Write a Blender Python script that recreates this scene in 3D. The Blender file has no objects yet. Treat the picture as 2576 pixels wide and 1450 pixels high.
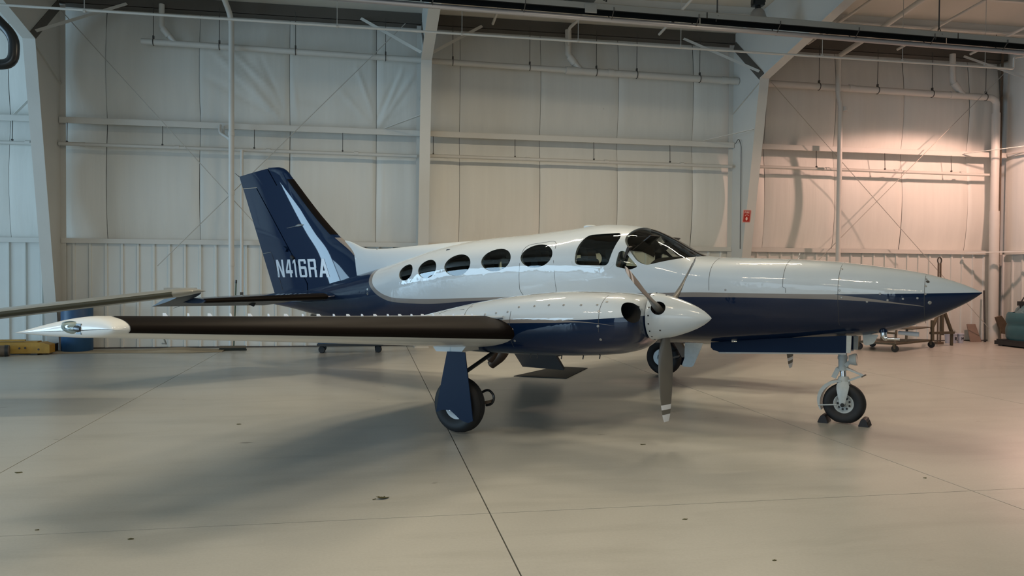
import bpy, bmesh, math, random
import numpy as np
from mathutils import Vector, Matrix

random.seed(7)
rng = np.random.default_rng(7)
C = bpy.context.scene.collection
SC = bpy.context.scene

# ------------------------------------------------------------------ camera
cam_d = bpy.data.cameras.new('camera')
cam = bpy.data.objects.new('camera', cam_d)
C.objects.link(cam)
cam_d.sensor_width = 36.0
cam_d.lens = 2005.0 / 2576.0 * 36.0
cam_d.clip_end = 200
cam_d.clip_start = 0.05
CAM = Vector((0, 0, 1.65))
# rows are the world axes in camera axes (x right, y down, z forward)
RX = Vector((0.9841526, 0.00382412, 0.17728238))
RY = Vector((-0.17715733, -0.02208332, 0.98393476))
RZ = Vector((0.00767767, -0.99974882, -0.02105589))
m = Matrix(((RX.x, -RX.y, -RX.z, CAM.x), (RY.x, -RY.y, -RY.z, CAM.y),
            (RZ.x, -RZ.y, -RZ.z, CAM.z), (0, 0, 0, 1)))
cam.matrix_world = m
SC.camera = cam

# ------------------------------------------------------------------ light
SC.view_settings.view_transform = 'Standard'
SC.view_settings.look = 'None'
SC.view_settings.gamma = 1
SC.view_settings.use_curve_mapping = False
SC.view_settings.exposure = 0.0

world = bpy.data.worlds.new('sky')
SC.world = world
world.use_nodes = True
wb = world.node_tree.nodes['Background']
wb.inputs[0].default_value = (0.72, 0.86, 1.0, 1)
wb.inputs[1].default_value = 1.0


def area(name, loc, rot, sx, sy, power, col, shape='RECTANGLE', spread=180):
    d = bpy.data.lights.new(name, 'AREA')
    d.shape = shape
    d.size = sx
    if shape in ('RECTANGLE', 'ELLIPSE'):
        d.size_y = sy
    d.energy = power
    d.color = col
    d.spread = math.radians(spread)
    o = bpy.data.objects.new(name, d)
    o.location = loc
    o.rotation_euler = rot
    C.objects.link(o)
    return o


# daylight: an open door bay in the left end wall and one behind the camera
COOL = (0.47, 0.75, 1.0)
area('daylight_door_left', (-20.3, 4.9, 1.9), (0, math.radians(-90), 0), 3.1, 13, 1250, COOL)
area('daylight_door_gap', (-20.3, 12.5, 3.4), (0, math.radians(-90), 0), 6.4, 1.9, 560, COOL)
area('daylight_door_front', (-6.0, -8.9, 2.5), (math.radians(90), 0, 0), 12, 4.2, 290, (0.62, 0.84, 1.0))
# rows of warm strip lamps under the roof, outside the frame
WARM = (1.0, 0.83, 0.60)
for (y, z, xs, p) in ((-3.0, 5.75, (-5.0, -1.0, 3.0), 70), (4.2, 5.75, (-4.6, -1.8, 1.0, 3.8), 68), (11.4, 5.95, (0.8, 3.4, 6.0), 118)):
    for x in xs:
        area('strip_lamp', (x, y, z), (0, 0, 0), 1.3, 0.14, p, WARM)
# pinkish lamp just out of the frame at the right hand end
sp = bpy.data.lights.new('corner_lamp', 'SPOT')
sp.energy = 690
sp.color = (1.0, 0.60, 0.47)
sp.spot_size = math.radians(148)
sp.spot_blend = 0.16
sp.shadow_soft_size = 0.12
so = bpy.data.objects.new('corner_lamp', sp)
so.location = (13.8, 14.4, 5.55)
so.rotation_euler = (math.radians(10), math.radians(4), 0)
C.objects.link(so)

# ------------------------------------------------------------------ materials


def nt(name):
    mt = bpy.data.materials.new(name)
    mt.use_nodes = True
    t = mt.node_tree
    return mt, t, t.nodes['Principled BSDF']


def srgb(r, g, b):
    f = lambda c: (c / 255 / 12.92) if c / 255 <= 0.04045 else ((c / 255 + 0.055) / 1.055) ** 2.4
    return (f(r), f(g), f(b), 1)


def mat(name, col, rough=0.5, metal=0.0, coat=0.0, var=0.0, scale=4.0, bump=0.0, bscale=60.0, spec=0.5, stretch=None):
    mt, t, p = nt(name)
    p.inputs['Base Color'].default_value = col
    p.inputs['Roughness'].default_value = rough
    p.inputs['Metallic'].default_value = metal
    p.inputs['Coat Weight'].default_value = coat
    p.inputs['Coat Roughness'].default_value = 0.03
    p.inputs['Coat IOR'].default_value = 1.43
    p.inputs['Specular IOR Level'].default_value = 0.12 if coat else spec
    if var or bump:
        g = t.nodes.new('ShaderNodeNewGeometry')
        src = g.outputs['Position']
        if stretch:
            mp = t.nodes.new('ShaderNodeMapping')
            mp.inputs['Scale'].default_value = stretch
            t.links.new(src, mp.inputs['Vector'])
            src = mp.outputs['Vector']
    if var:
        n = t.nodes.new('ShaderNodeTexNoise')
        n.inputs['Scale'].default_value = scale
        n.inputs['Detail'].default_value = 5
        t.links.new(src, n.inputs['Vector'])
        mx = t.nodes.new('ShaderNodeMixRGB')
        mx.inputs['Color1'].default_value = tuple(c * (1 - var) for c in col[:3]) + (1,)
        mx.inputs['Color2'].default_value = tuple(min(1, c * (1 + var)) for c in col[:3]) + (1,)
        t.links.new(n.outputs['Fac'], mx.inputs['Fac'])
        t.links.new(mx.outputs['Color'], p.inputs['Base Color'])
    if bump:
        n2 = t.nodes.new('ShaderNodeTexNoise')
        n2.inputs['Scale'].default_value = bscale
        t.links.new(src, n2.inputs['Vector'])
        b = t.nodes.new('ShaderNodeBump')
        b.inputs['Strength'].default_value = bump
        b.inputs['Distance'].default_value = 0.02
        t.links.new(n2.outputs['Fac'], b.inputs['Height'])
        t.links.new(b.outputs['Normal'], p.inputs['Normal'])
    return mt


M = {}
WHITE = (0.50, 0.56, 0.605, 1)
BLUE = (0.0004, 0.0105, 0.042, 1)
GREY = (0.21, 0.195, 0.185, 1)
M['white'] = mat('white_paint', WHITE, 0.28, coat=0.6)
M['blue'] = mat('blue_paint', BLUE, 0.55, coat=0.85)
M['blueflat'] = mat('blue_door_paint', (0.0006, 0.010, 0.036, 1), 0.45, spec=0.15)
M['doorlining'] = mat('dark_grey_door_lining', (0.085, 0.08, 0.08, 1), 0.6)
M['stripe'] = mat('grey_paint', GREY, 0.3, coat=0.5)
M['underside'] = mat('pale_underside_paint', (0.60, 0.60, 0.57, 1), 0.4)
M['boot'] = mat('black_deice_rubber', (0.009, 0.007, 0.006, 1), 0.5, spec=0.035)
M['rubber'] = mat('tyre_rubber', (0.010, 0.010, 0.011, 1), 0.65, var=0.2, scale=30)
M['dark'] = mat('dark_cavity', (0.01, 0.01, 0.01, 1), 0.7)
M['interior'] = mat('dark_cabin_lining', (0.030, 0.026, 0.024, 1), 0.8)
M['seat'] = mat('dark_seat_leather', (0.028, 0.024, 0.024, 1), 0.55)
M['prop'] = mat('grey_blade_paint', (0.115, 0.108, 0.095, 1), 0.38)
M['proprear'] = mat('bare_worn_metal', (0.30, 0.25, 0.2, 1), 0.35, metal=0.6, var=0.2, scale=12)
M['chrome'] = mat('polished_metal', (0.75, 0.76, 0.78, 1), 0.12, metal=1)
M['gearpaint'] = mat('pale_grey_gear_paint', (0.42, 0.46, 0.46, 1), 0.38, var=0.12, scale=25)
M['wheelwhite'] = mat('white_wheel_paint', (0.66, 0.69, 0.70, 1), 0.4)
M['alu'] = mat('dull_aluminium', (0.36, 0.36, 0.35, 1), 0.42, metal=0.7)
M['exhaust'] = mat('brown_exhaust_metal', (0.10, 0.062, 0.042, 1), 0.55, metal=0.5, var=0.3, scale=20)
M['steel'] = mat('cream_painted_steel', (0.55, 0.545, 0.51, 1), 0.5, var=0.05, scale=1.5)
M['girt'] = mat('cream_girt_paint', (0.60, 0.59, 0.55, 1), 0.5, var=0.06, scale=2)
M['pipe'] = mat('cream_pipe_paint', (0.58, 0.565, 0.525, 1), 0.45, var=0.05, scale=3)
M['eave'] = mat('shade_toned_steel', (0.085, 0.075, 0.062, 1), 0.6)  # roof-edge shade put into the steel colour, for eave struts and knee plates
M['rod'] = mat('painted_rod', (0.44, 0.42, 0.38, 1), 0.5)
M['darkrod'] = mat('dark_rod', (0.05, 0.045, 0.04, 1), 0.5)
M['liner'] = mat('white_ribbed_metal', (0.64, 0.645, 0.61, 1), 0.42, var=0.07, scale=1.3)
M['insul'] = mat('white_vinyl_insulation', (0.70, 0.695, 0.65, 1), 0.5, var=0.07, scale=0.9, bump=0.35, bscale=1.0, stretch=(7, 7, 0.35))
M['doorwall'] = mat('dark_hangar_door', (0.05, 0.052, 0.055, 1), 0.6)
M['ceil'] = mat('white_roof_insulation', (0.58, 0.56, 0.50, 1), 0.5, var=0.05, scale=1)
M['heater'] = mat('dull_reflector_metal', (0.40, 0.39, 0.36, 1), 0.38, metal=0.4, var=0.1, scale=2)
M['tube'] = mat('heater_tube_metal', (0.36, 0.35, 0.36, 1), 0.35, metal=0.5)
M['black'] = mat('black_metal', (0.012, 0.014, 0.015, 1), 0.3)
M['blackmat'] = mat('black_rubber_mat', (0.006, 0.007, 0.008, 1), 0.75, bump=0.2, bscale=200)
M['chock'] = mat('worn_chock_rubber', (0.014, 0.013, 0.016, 1), 0.6)
M['yellow'] = mat('worn_yellow_paint', (0.36, 0.20, 0.022, 1), 0.55, var=0.35, scale=9)
M['bluebarrel'] = mat('blue_plastic', (0.012, 0.060, 0.14, 1), 0.45)
M['darkplastic'] = mat('dark_plastic', (0.02, 0.022, 0.024, 1), 0.5)
M['rust'] = mat('rusty_brown_metal', (0.11, 0.078, 0.052, 1), 0.6, var=0.3, scale=14)
M['olive'] = mat('dull_brown_steel', (0.075, 0.06, 0.035, 1), 0.55, var=0.25, scale=10)
M['teal'] = mat('teal_plastic', (0.035, 0.12, 0.15, 1), 0.35, var=0.2, scale=3)
M['tealfilm'] = mat('crinkled_clear_sheeting', (0.10, 0.19, 0.22, 1), 0.22, var=0.3, scale=8, bump=0.7, bscale=22)
M['bucket'] = mat('white_bucket_plastic', (0.42, 0.43, 0.50, 1), 0.45, var=0.1, scale=8)
M['text'] = mat('white_lettering', (0.62, 0.65, 0.70, 1), 0.3)
M['red'] = mat('red_sign_print', (0.36, 0.022, 0.012, 1), 0.5)
M['pink'] = mat('pale_sign_print', (0.75, 0.58, 0.52, 1), 0.5)
M['leaf'] = mat('dry_leaf', (0.055, 0.052, 0.012, 1), 0.7, var=0.4, scale=60)
M['greywing'] = mat('light_grey_wing_paint', (0.34, 0.34, 0.31, 1), 0.3, coat=0.3)
M['bristle'] = mat('dark_bristles', (0.012, 0.016, 0.012, 1), 0.9)
M['wood'] = mat('weathered_wood', (0.11, 0.085, 0.055, 1), 0.7, var=0.2, scale=15)
M['green'] = mat('green_handle', (0.02, 0.05, 0.02, 1), 0.5)
M['card'] = mat('tan_board', (0.30, 0.235, 0.15, 1), 0.8, var=0.15, scale=6)
M['brown'] = mat('brown_board', (0.20, 0.145, 0.115, 1), 0.7, var=0.15, scale=5)


def glass_mat(name, tint, ior=1.5):
    mt = bpy.data.materials.new(name)
    mt.use_nodes = True
    t = mt.node_tree
    t.nodes.clear()
    out = t.nodes.new('ShaderNodeOutputMaterial')
    tr = t.nodes.new('ShaderNodeBsdfTransparent')
    tr.inputs[0].default_value = tint
    gl = t.nodes.new('ShaderNodeBsdfGlossy')
    gl.inputs['Roughness'].default_value = 0.015
    fr = t.nodes.new('ShaderNodeFresnel')
    fr.inputs['IOR'].default_value = ior
    mx = t.nodes.new('ShaderNodeMixShader')
    t.links.new(fr.outputs[0], mx.inputs[0])
    t.links.new(tr.outputs[0], mx.inputs[1])
    t.links.new(gl.outputs[0], mx.inputs[2])
    t.links.new(mx.outputs[0], out.inputs[0])
    return mt


M['glass'] = glass_mat('tinted_cabin_glass', (0.72, 0.77, 0.70, 1), 1.6)
M['shield'] = glass_mat('windshield_glass', (0.86, 0.88, 0.84, 1), 1.45)
M['lens'] = glass_mat('clear_lens', (0.85, 0.9, 0.85, 1))


def floor_mat():
    mt, t, p = nt('sealed_concrete')
    g = t.nodes.new('ShaderNodeNewGeometry')

    def noise(scale, detail, vec=None, rough=0.55, dist=0.0):
        n = t.nodes.new('ShaderNodeTexNoise')
        n.inputs['Scale'].default_value = scale
        n.inputs['Detail'].default_value = detail
        n.inputs['Roughness'].default_value = rough
        n.inputs['Distortion'].default_value = dist
        t.links.new(vec or g.outputs['Position'], n.inputs['Vector'])
        return n.outputs['Fac']

    def ramp(src, stops):
        r = t.nodes.new('ShaderNodeValToRGB')
        e = r.color_ramp.elements
        e[0].position, e[0].color = stops[0]
        e[1].position, e[1].color = stops[1]
        for s in stops[2:]:
            x = e.new(s[0])
            x.color = s[1]
        t.links.new(src, r.inputs[0])
        return r.outputs[0]

    def mul(a, b):
        x = t.nodes.new('ShaderNodeMixRGB')
        x.blend_type = 'MULTIPLY'
        x.inputs[0].default_value = 1
        t.links.new(a, x.inputs[1])
        t.links.new(b, x.inputs[2])
        return x.outputs[0]
    big = ramp(noise(0.35, 4), [(0.3, (0.40, 0.398, 0.365, 1)), (0.7, (0.455, 0.452, 0.415, 1))])
    mp = t.nodes.new('ShaderNodeMapping')
    mp.inputs['Scale'].default_value = (0.55, 2.6, 1)
    mp.inputs['Rotation'].default_value = (0, 0, 0.12)
    t.links.new(g.outputs['Position'], mp.inputs['Vector'])
    smear = ramp(noise(1.0, 6, mp.outputs['Vector'], 0.65, 0.6), [(0.28, (0.86, 0.86, 0.85, 1)), (0.52, (1, 1, 1, 1))])
    fine = ramp(noise(55, 3), [(0.25, (0.93, 0.93, 0.93, 1)), (0.7, (1.03, 1.03, 1.03, 1))])
    mp2 = t.nodes.new('ShaderNodeMapping')
    mp2.inputs['Scale'].default_value = (1.0, 2.2, 1)
    t.links.new(g.outputs['Position'], mp2.inputs['Vector'])
    spot = ramp(noise(3.2, 2, mp2.outputs['Vector'], 0.5), [(0.20, (0.45, 0.44, 0.42, 1)), (0.265, (1, 1, 1, 1))])
    col = mul(mul(mul(big, smear), fine), spot)
    t.links.new(col, p.inputs['Base Color'])
    rr = ramp(noise(0.9, 4), [(0.3, (0.29, 0.29, 0.29, 1)), (0.7, (0.34, 0.34, 0.34, 1))])
    t.links.new(rr, p.inputs['Roughness'])
    p.inputs['Specular IOR Level'].default_value = 0.55
    return mt


M['floor'] = floor_mat()


def paint_scheme(name, zwhite, zgreylo, zgreyhi, xr, zr, tail=None):
    """white above zwhite(x), grey between zgreylo(x) and zgreyhi(x), blue elsewhere; object space x,z"""
    mt, t, p = nt(name)
    tc = t.nodes.new('ShaderNodeTexCoord')
    sep = t.nodes.new('ShaderNodeSeparateXYZ')
    t.links.new(tc.outputs['Object'], sep.inputs[0])

    def mrange(src, a, b):
        n = t.nodes.new('ShaderNodeMapRange')
        n.inputs['From Min'].default_value = a
        n.inputs['From Max'].default_value = b
        t.links.new(src, n.inputs['Value'])
        return n.outputs[0]
    xn = mrange(sep.outputs['X'], *xr)
    zn = mrange(sep.outputs['Z'], *zr)

    def curve(pts):
        n = t.nodes.new('ShaderNodeFloatCurve')
        c = n.mapping.curves[0]
        n.mapping.use_clip = False
        P = [((x - xr[0]) / (xr[1] - xr[0]), (z - zr[0]) / (zr[1] - zr[0])) for x, z in pts]
        while len(c.points) < len(P):
            c.points.new(0.5, 0.5)
        for q, (a, b) in zip(c.points, P):
            q.location = (a, b)
            q.handle_type = 'AUTO_CLAMPED'
        n.mapping.update()
        t.links.new(xn, n.inputs['Value'])
        return n.outputs[0]

    def gt(a, b):
        n = t.nodes.new('ShaderNodeMath')
        n.operation = 'GREATER_THAN'
        t.links.new(a, n.inputs[0])
        t.links.new(b, n.inputs[1])
        return n.outputs[0]

    def mth(op, a, b):
        n = t.nodes.new('ShaderNodeMath')
        n.operation = op
        t.links.new(a, n.inputs[0])
        t.links.new(b, n.inputs[1])
        return n.outputs[0]
    w = gt(zn, curve(zwhite))
    gmask = mth('MULTIPLY', gt(zn, curve(zgreylo)), gt(curve(zgreyhi), zn))
    m1 = t.nodes.new('ShaderNodeMixRGB')
    m1.inputs[1].default_value = BLUE
    m1.inputs[2].default_value = GREY
    t.links.new(gmask, m1.inputs[0])
    m2 = t.nodes.new('ShaderNodeMixRGB')
    m2.inputs[2].default_value = WHITE
    t.links.new(m1.outputs[0], m2.inputs[1])
    t.links.new(w, m2.inputs[0])
    t.links.new(m2.outputs[0], p.inputs['Base Color'])
    p.inputs['Roughness'].default_value = 0.4
    p.inputs['Specular IOR Level'].default_value = 0.15
    p.inputs['Coat Weight'].default_value = 1.0
    p.inputs['Coat Roughness'].default_value = 0.03
    p.inputs['Coat IOR'].default_value = 1.43
    # slight oil canning of the skin
    n = t.nodes.new('ShaderNodeTexNoise')
    n.inputs['Scale'].default_value = 4.5
    n.inputs['Detail'].default_value = 3
    t.links.new(tc.outputs['Object'], n.inputs['Vector'])
    b = t.nodes.new('ShaderNodeBump')
    b.inputs['Strength'].default_value = 0.2
    b.inputs['Distance'].default_value = 0.025
    t.links.new(n.outputs['Fac'], b.inputs['Height'])
    t.links.new(b.outputs['Normal'], p.inputs['Normal'])
    t.links.new(b.outputs['Normal'], p.inputs['Coat Normal'])
    return mt


# ------------------------------------------------------------------ mesh helpers
def pchip(xs, ys):
    xs = np.array(xs, float)
    ys = np.array(ys, float)
    h = np.diff(xs)
    d = np.diff(ys) / h
    mm = np.zeros_like(ys)
    for i in range(1, len(xs) - 1):
        if d[i - 1] * d[i] > 0:
            w1, w2 = 2 * h[i] + h[i - 1], h[i] + 2 * h[i - 1]
            mm[i] = (w1 + w2) / (w1 / d[i - 1] + w2 / d[i])
    mm[0], mm[-1] = d[0], d[-1]

    def f(x):
        x = np.clip(np.asarray(x, float), xs[0], xs[-1])
        i = np.clip(np.searchsorted(xs, x) - 1, 0, len(xs) - 2)
        tt = (x - xs[i]) / h[i]
        return ((1 + 2 * tt) * (1 - tt) ** 2 * ys[i] + tt * (1 - tt) ** 2 * h[i] * mm[i]
                + tt * tt * (3 - 2 * tt) * ys[i + 1] + tt * tt * (tt - 1) * h[i] * mm[i + 1])
    return f


class MB:
    def __init__(self):
        self.v, self.f, self.mi = [], [], []

    def add(self, verts, faces, mi=0):
        b = len(self.v)
        self.v.extend([tuple(map(float, p)) for p in verts])
        for q in faces:
            self.f.append([b + i for i in q])
            self.mi.append(mi)
        return self

    def box(self, c, s, rot=None, mi=0):
        x, y, z = s[0] / 2, s[1] / 2, s[2] / 2
        vs = [Vector(p) for p in ((-x, -y, -z), (x, -y, -z), (x, y, -z), (-x, y, -z), (-x, -y, z), (x, -y, z), (x, y, z), (-x, y, z))]
        if rot is not None:
            R = rot if isinstance(rot, Matrix) else Matrix.Rotation(rot, 3, 'Z')
            vs = [R @ p for p in vs]
        c = Vector(c)
        return self.add([p + c for p in vs], [(0, 3, 2, 1), (4, 5, 6, 7), (0, 1, 5, 4), (1, 2, 6, 5), (2, 3, 7, 6), (3, 0, 4, 7)], mi)

    def bar(self, a, b, w, h=None, up=(0, 0, 1), mi=0):
        """rectangular bar from a to b"""
        a, b = Vector(a), Vector(b)
        h = h or w
        d = (b - a).normalized()
        u = Vector(up)
        if abs(d.dot(u)) > 0.98:
            u = Vector((1, 0, 0)) if abs(d.x) < 0.9 else Vector((0, 1, 0))
        s = d.cross(u).normalized()
        u = s.cross(d)
        R = Matrix((s, d, u)).transposed()
        return self.box((a + b) / 2, (w, (b - a).length, h), R, mi)

    def tube(self, pts, r, n=12, caps=True, mi=0, closed=False):
        pts = [Vector(p) for p in pts]
        rs = r if isinstance(r, (list, tuple)) else [r] * len(pts)
        k = len(pts)
        T = []
        for i in range(k):
            if closed:
                T.append((pts[(i + 1) % k] - pts[i - 1]).normalized())
            else:
                T.append((pts[min(i + 1, k - 1)] - pts[max(i - 1, 0)]).normalized())
        u = Vector((0, 0, 1)) if abs(T[0].z) < 0.9 else Vector((1, 0, 0))
        vs, fs = [], []
        for i in range(k):
            s = T[i].cross(u).normalized()
            u = s.cross(T[i]).normalized()
            for j in range(n):
                a = 2 * math.pi * j / n
                vs.append(pts[i] + (s * math.cos(a) + u * math.sin(a)) * rs[i])
        for i in range(k if closed else k - 1):
            i2 = (i + 1) % k
            for j in range(n):
                j2 = (j + 1) % n
                fs.append((i * n + j, i * n + j2, i2 * n + j2, i2 * n + j))
        if caps and not closed:
            fs.append(tuple(range(n))[::-1])
            fs.append(tuple((k - 1) * n + j for j in range(n)))
        return self.add(vs, fs, mi)

    def lathe(self, prof, o=(0, 0, 0), axis=(0, 0, 1), n=24, mi=0, mis=None):
        """prof: list of (radius, height along axis)"""
        ax = Vector(axis).normalized()
        u = Vector((1, 0, 0)) if abs(ax.x) < 0.9 else Vector((0, 1, 0))
        s = ax.cross(u).normalized()
        t = ax.cross(s)
        o = Vector(o)
        b = len(self.v)
        for r, h in prof:
            for j in range(n):
                a = 2 * math.pi * j / n
                self.v.append(tuple(o + ax * h + (s * math.cos(a) + t * math.sin(a)) * max(r, 1e-5)))
        for i in range(len(prof) - 1):
            for j in range(n):
                j2 = (j + 1) % n
                self.f.append([b + i * n + j, b + i * n + j2, b + (i + 1) * n + j2, b + (i + 1) * n + j])
                self.mi.append(mis[i] if mis else mi)
        return self

    def prism(self, poly, lo, hi, fn, mi=0):
        """poly in 2D, extruded between lo and hi; fn(a,b,h)->xyz"""
        k = len(poly)
        vs = [fn(a, b, lo) for a, b in poly] + [fn(a, b, hi) for a, b in poly]
        fs = [tuple(range(k))[::-1], tuple(range(k, 2 * k))] + [(i, (i + 1) % k, k + (i + 1) % k, k + i) for i in range(k)]
        return self.add(vs, fs, mi)

    def grid(self, P, mi=0, cu=False, flip=False):
        """P[i][j] points; cu closes the j direction"""
        r, c = len(P), len(P[0])
        vs = [p for row in P for p in row]
        fs = []
        for i in range(r - 1):
            for j in range(c if cu else c - 1):
                j2 = (j + 1) % c
                q = (i * c + j, i * c + j2, (i + 1) * c + j2, (i + 1) * c + j)
                fs.append(q[::-1] if flip else q)
        return self.add(vs, fs, mi)

    def mesh(self, name, mats, smooth=35, off=(0, 0, 0)):
        me = bpy.data.meshes.new(name)
        vs = self.v
        if off != (0, 0, 0):
            vs = [(p[0] - off[0], p[1] - off[1], p[2] - off[2]) for p in vs]
        me.from_pydata(vs, [], self.f)
        mats = mats if isinstance(mats, (list, tuple)) else [mats]
        for mm in mats:
            me.materials.append(mm)
        if len(mats) > 1:
            me.polygons.foreach_set('material_index', self.mi)
        me.validate()
        bm = bmesh.new()
        bm.from_mesh(me)
        bmesh.ops.recalc_face_normals(bm, faces=bm.faces)
        bm.to_mesh(me)
        bm.free()
        if smooth:
            me.polygons.foreach_set('use_smooth', [True] * len(me.polygons))
            me.set_sharp_from_angle(angle=math.radians(smooth))
        me.update()
        return me

    def build(self, name, mats, parent=None, smooth=35, off=(0, 0, 0), label=None, kind=None):
        o = bpy.data.objects.new(name, self.mesh(name, mats, smooth, off))
        C.objects.link(o)
        if parent is not None:
            o.parent = parent
        if label:
            o['label'] = label
        if kind:
            o['kind'] = kind
        return o


def thing(name, label, cat, loc=(0, 0, 0), rz=0.0, group=None):
    o = bpy.data.objects.new(name, None)
    o.empty_display_size = 0.2
    C.objects.link(o)
    o.location = loc
    o.rotation_euler = (0, 0, rz)
    tag(o, label, cat, group)
    return o


def tag(o, label, cat, group=None):
    o['label'] = label
    o['category'] = cat
    if group:
        o['group'] = group
    return o


def struct(o, label=None):
    o['kind'] = 'structure'
    if label:
        o['label'] = label
    return o


def arc(c, r, a0, a1, n, fn):
    return [fn(c[0] + r * math.cos(a0 + (a1 - a0) * i / n), c[1] + r * math.sin(a0 + (a1 - a0) * i / n)) for i in range(n + 1)]


def bend(pts, r, n=5):
    """round the corners of a polyline"""
    pts = [Vector(p) for p in pts]
    out = [pts[0]]
    for i in range(1, len(pts) - 1):
        a, b, c = pts[i - 1], pts[i], pts[i + 1]
        d1, d2 = (a - b).normalized(), (c - b).normalized()
        rr = min(r, (a - b).length * 0.49, (c - b).length * 0.49)
        p, q = b + d1 * rr, b + d2 * rr
        for k in range(n + 1):
            t = k / n
            out.append((1 - t) ** 2 * p + 2 * t * (1 - t) * b + t * t * q)
    out.append(pts[-1])
    return out



# ------------------------------------------------------------------ room shell
X0, X1, YB, YF = -20.6, 15.62, 17.55, -9.0
ZE = 7.2            # underside of the roof at the back wall
RS = 0.10           # roof slope, rising away from the back wall


def roof_z(y):
    return ZE + RS * (17.5 - y)


b = MB()
b.box(((X0 + X1) / 2, (YF + 18.1) / 2, -0.11), (X1 - X0 + 1.0, 18.1 - YF + 1.0, 0.18))
floor = struct(b.build('floor', mat('joint_filler', (0.03, 0.026, 0.02, 1), 0.9), smooth=0))
sx = [X0 - 0.4] + [-17.78 + 3.72 * k for k in range(9)] + [X1 + 0.4]
sy = [YF - 0.4, -3.5, 5.33, 14.2, 18.4]
for i in range(len(sx) - 1):
    for j in range(len(sy) - 1):
        g = 0.0045
        gy = 0.0035
        b = MB()
        b.box(((sx[i] + sx[i + 1]) / 2, (sy[j] + sy[j + 1]) / 2, -0.015), (sx[i + 1] - sx[i] - 2 * g, sy[j + 1] - sy[j] - 2 * gy, 0.03))
        b.build('slab', M['floor'], floor, smooth=0)

# back wall: outer skin, insulation strips between seams, ribbed liner below
b = MB()
b.box(((X0 + X1) / 2, 18.0, 3.7), (X1 - X0 + 0.6, 0.1, 7.6))
wall_back = struct(b.build('wall_back', M['insul'], smooth=0))


def fold(x, z, x0, z0, x1, z1, w, h):
    """height of one wrinkle running from (x0,z0) to (x1,z1)"""
    dx, dz = x1 - x0, z1 - z0
    L2 = dx * dx + dz * dz
    t = ((x - x0) * dx + (z - z0) * dz) / L2
    d = ((x - x0) * dz - (z - z0) * dx) / math.sqrt(L2)
    if t < -0.05 or t > 1.05:
        return 0.0
    e = math.sin(max(0, min(1, t)) * math.pi) ** 0.5 if 0 < t < 1 else 0
    ww = 0.62 * w * (0.6 + 0.9 * t)
    return 0.7 * h * e * math.exp(-(d / ww) ** 2)


FOLDS = []
# sagging folds above the upper girt in the bay behind the tail (x, z of both ends)
for (a, c, d_, e, w, h) in ((-1.75, 4.75, -3.3, 6.3, .06, .06), (-1.8, 4.8, -2.9, 6.1, .05, .05), (-1.75, 5.0, -2.3, 6.2, .05, -.04),
                            (-1.9, 4.9, -3.45, 5.7, .07, -.05), (-1.85, 5.3, -3.2, 6.55, .07, .05), (-1.5, 4.8, -1.6, 5.8, .05, .03),
                            (.2, 4.75, 1.0, 6.0, .05, .05), (.2, 4.75, .75, 6.1, .045, .045), (.1, 4.8, .6, 5.9, .05, -.04),
                            (.05, 4.8, -.7, 5.6, .06, .04), (.1, 5.0, -.3, 6.1, .05, .04), (.25, 4.9, .95, 5.4, .05, .03),
                            (-.9, 5.1, .1, 5.75, .05, -.03), (-1.55, 5.3, -.8, 5.2, .08, -.04), (-3.45, 4.7, -3.7, 6.3, .04, -.04),
                            (-3.5, 4.7, -3.85, 6.3, .04, .04), (-3.4, 5.0, -2.9, 4.7, .05, .03), (-3.5, 4.7, -3.65, 6.8, .03, .03)):
    FOLDS.append((a, c, d_, e, w, h))
seams = [0.155 + 1.825 * k for k in range(-12, 9)] + [X1]
seams = [X0 - 0.2] + [s for s in seams if s > X0]
for k in range(len(seams) - 1):
    xa, xb = seams[k] + 0.004, seams[k + 1] - 0.004
    if xb - xa < 0.05:
        continue
    detail = -6.5 < xa < 15.5
    wr = -3.9 < xa < 1.3
    nx, nz = (46, 76) if wr else ((16, 40) if detail else (4, 10))
    z0, z1 = 2.15, 7.15
    ph = rng.uniform(0, 6.28, 6)
    P = []
    for i in range(nz + 1):
        z = z0 + (z1 - z0) * i / nz
        row = []
        for j in range(nx + 1):
            x = xa + (xb - xa) * j / nx
            u = j / nx
            # tucked in at the seams and where the girts press on it
            zz_ = (z - 2.2) / 2.4 if z < 4.6 else (z - 4.6) / 2.4
            puff = (0.03 + 0.15 * max(0.0, 1 - (2 * zz_ - 1) ** 2)) * (1 - 0.22 * abs(2 * u - 1) ** 16)
            y = 17.80 - puff
            edge = math.exp(-((u - 0.02) / 0.10) ** 2) + math.exp(-((u - 0.98) / 0.10) ** 2)
            y += 0.006 * edge * math.sin(u * 75 + ph[0] + 0.8 * math.sin(z * 1.3 + ph[1])) * (0.5 + 0.5 * math.sin(z * 2.1 + ph[2]))
            y += 0.010 * math.sin(x * 1.9 + ph[3]) * math.sin(z * 1.4 + ph[4])
            if wr and z > 4.66:
                for fo in FOLDS:
                    y -= fold(x, z, *fo)
            row.append((x, y, z))
        P.append(row)
    MB().grid(P).build('insulation_strip', M['insul'], wall_back, smooth=60)
b = MB()
for s in seams[1:-1]:
    b.box((s, 17.80, 4.65), (0.05, 0.02, 5.0))
b.build('seam_backing', M['darkrod'], wall_back, smooth=0, kind='stuff')

# ribbed metal liner below the cap, one sheet of three ribs at a time
P0 = 9.018 - 0.305 * 99
RIB = [(0.0, 0), (0.012, 0.030), (0.052, 0.030), (0.064, 0)]


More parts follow.
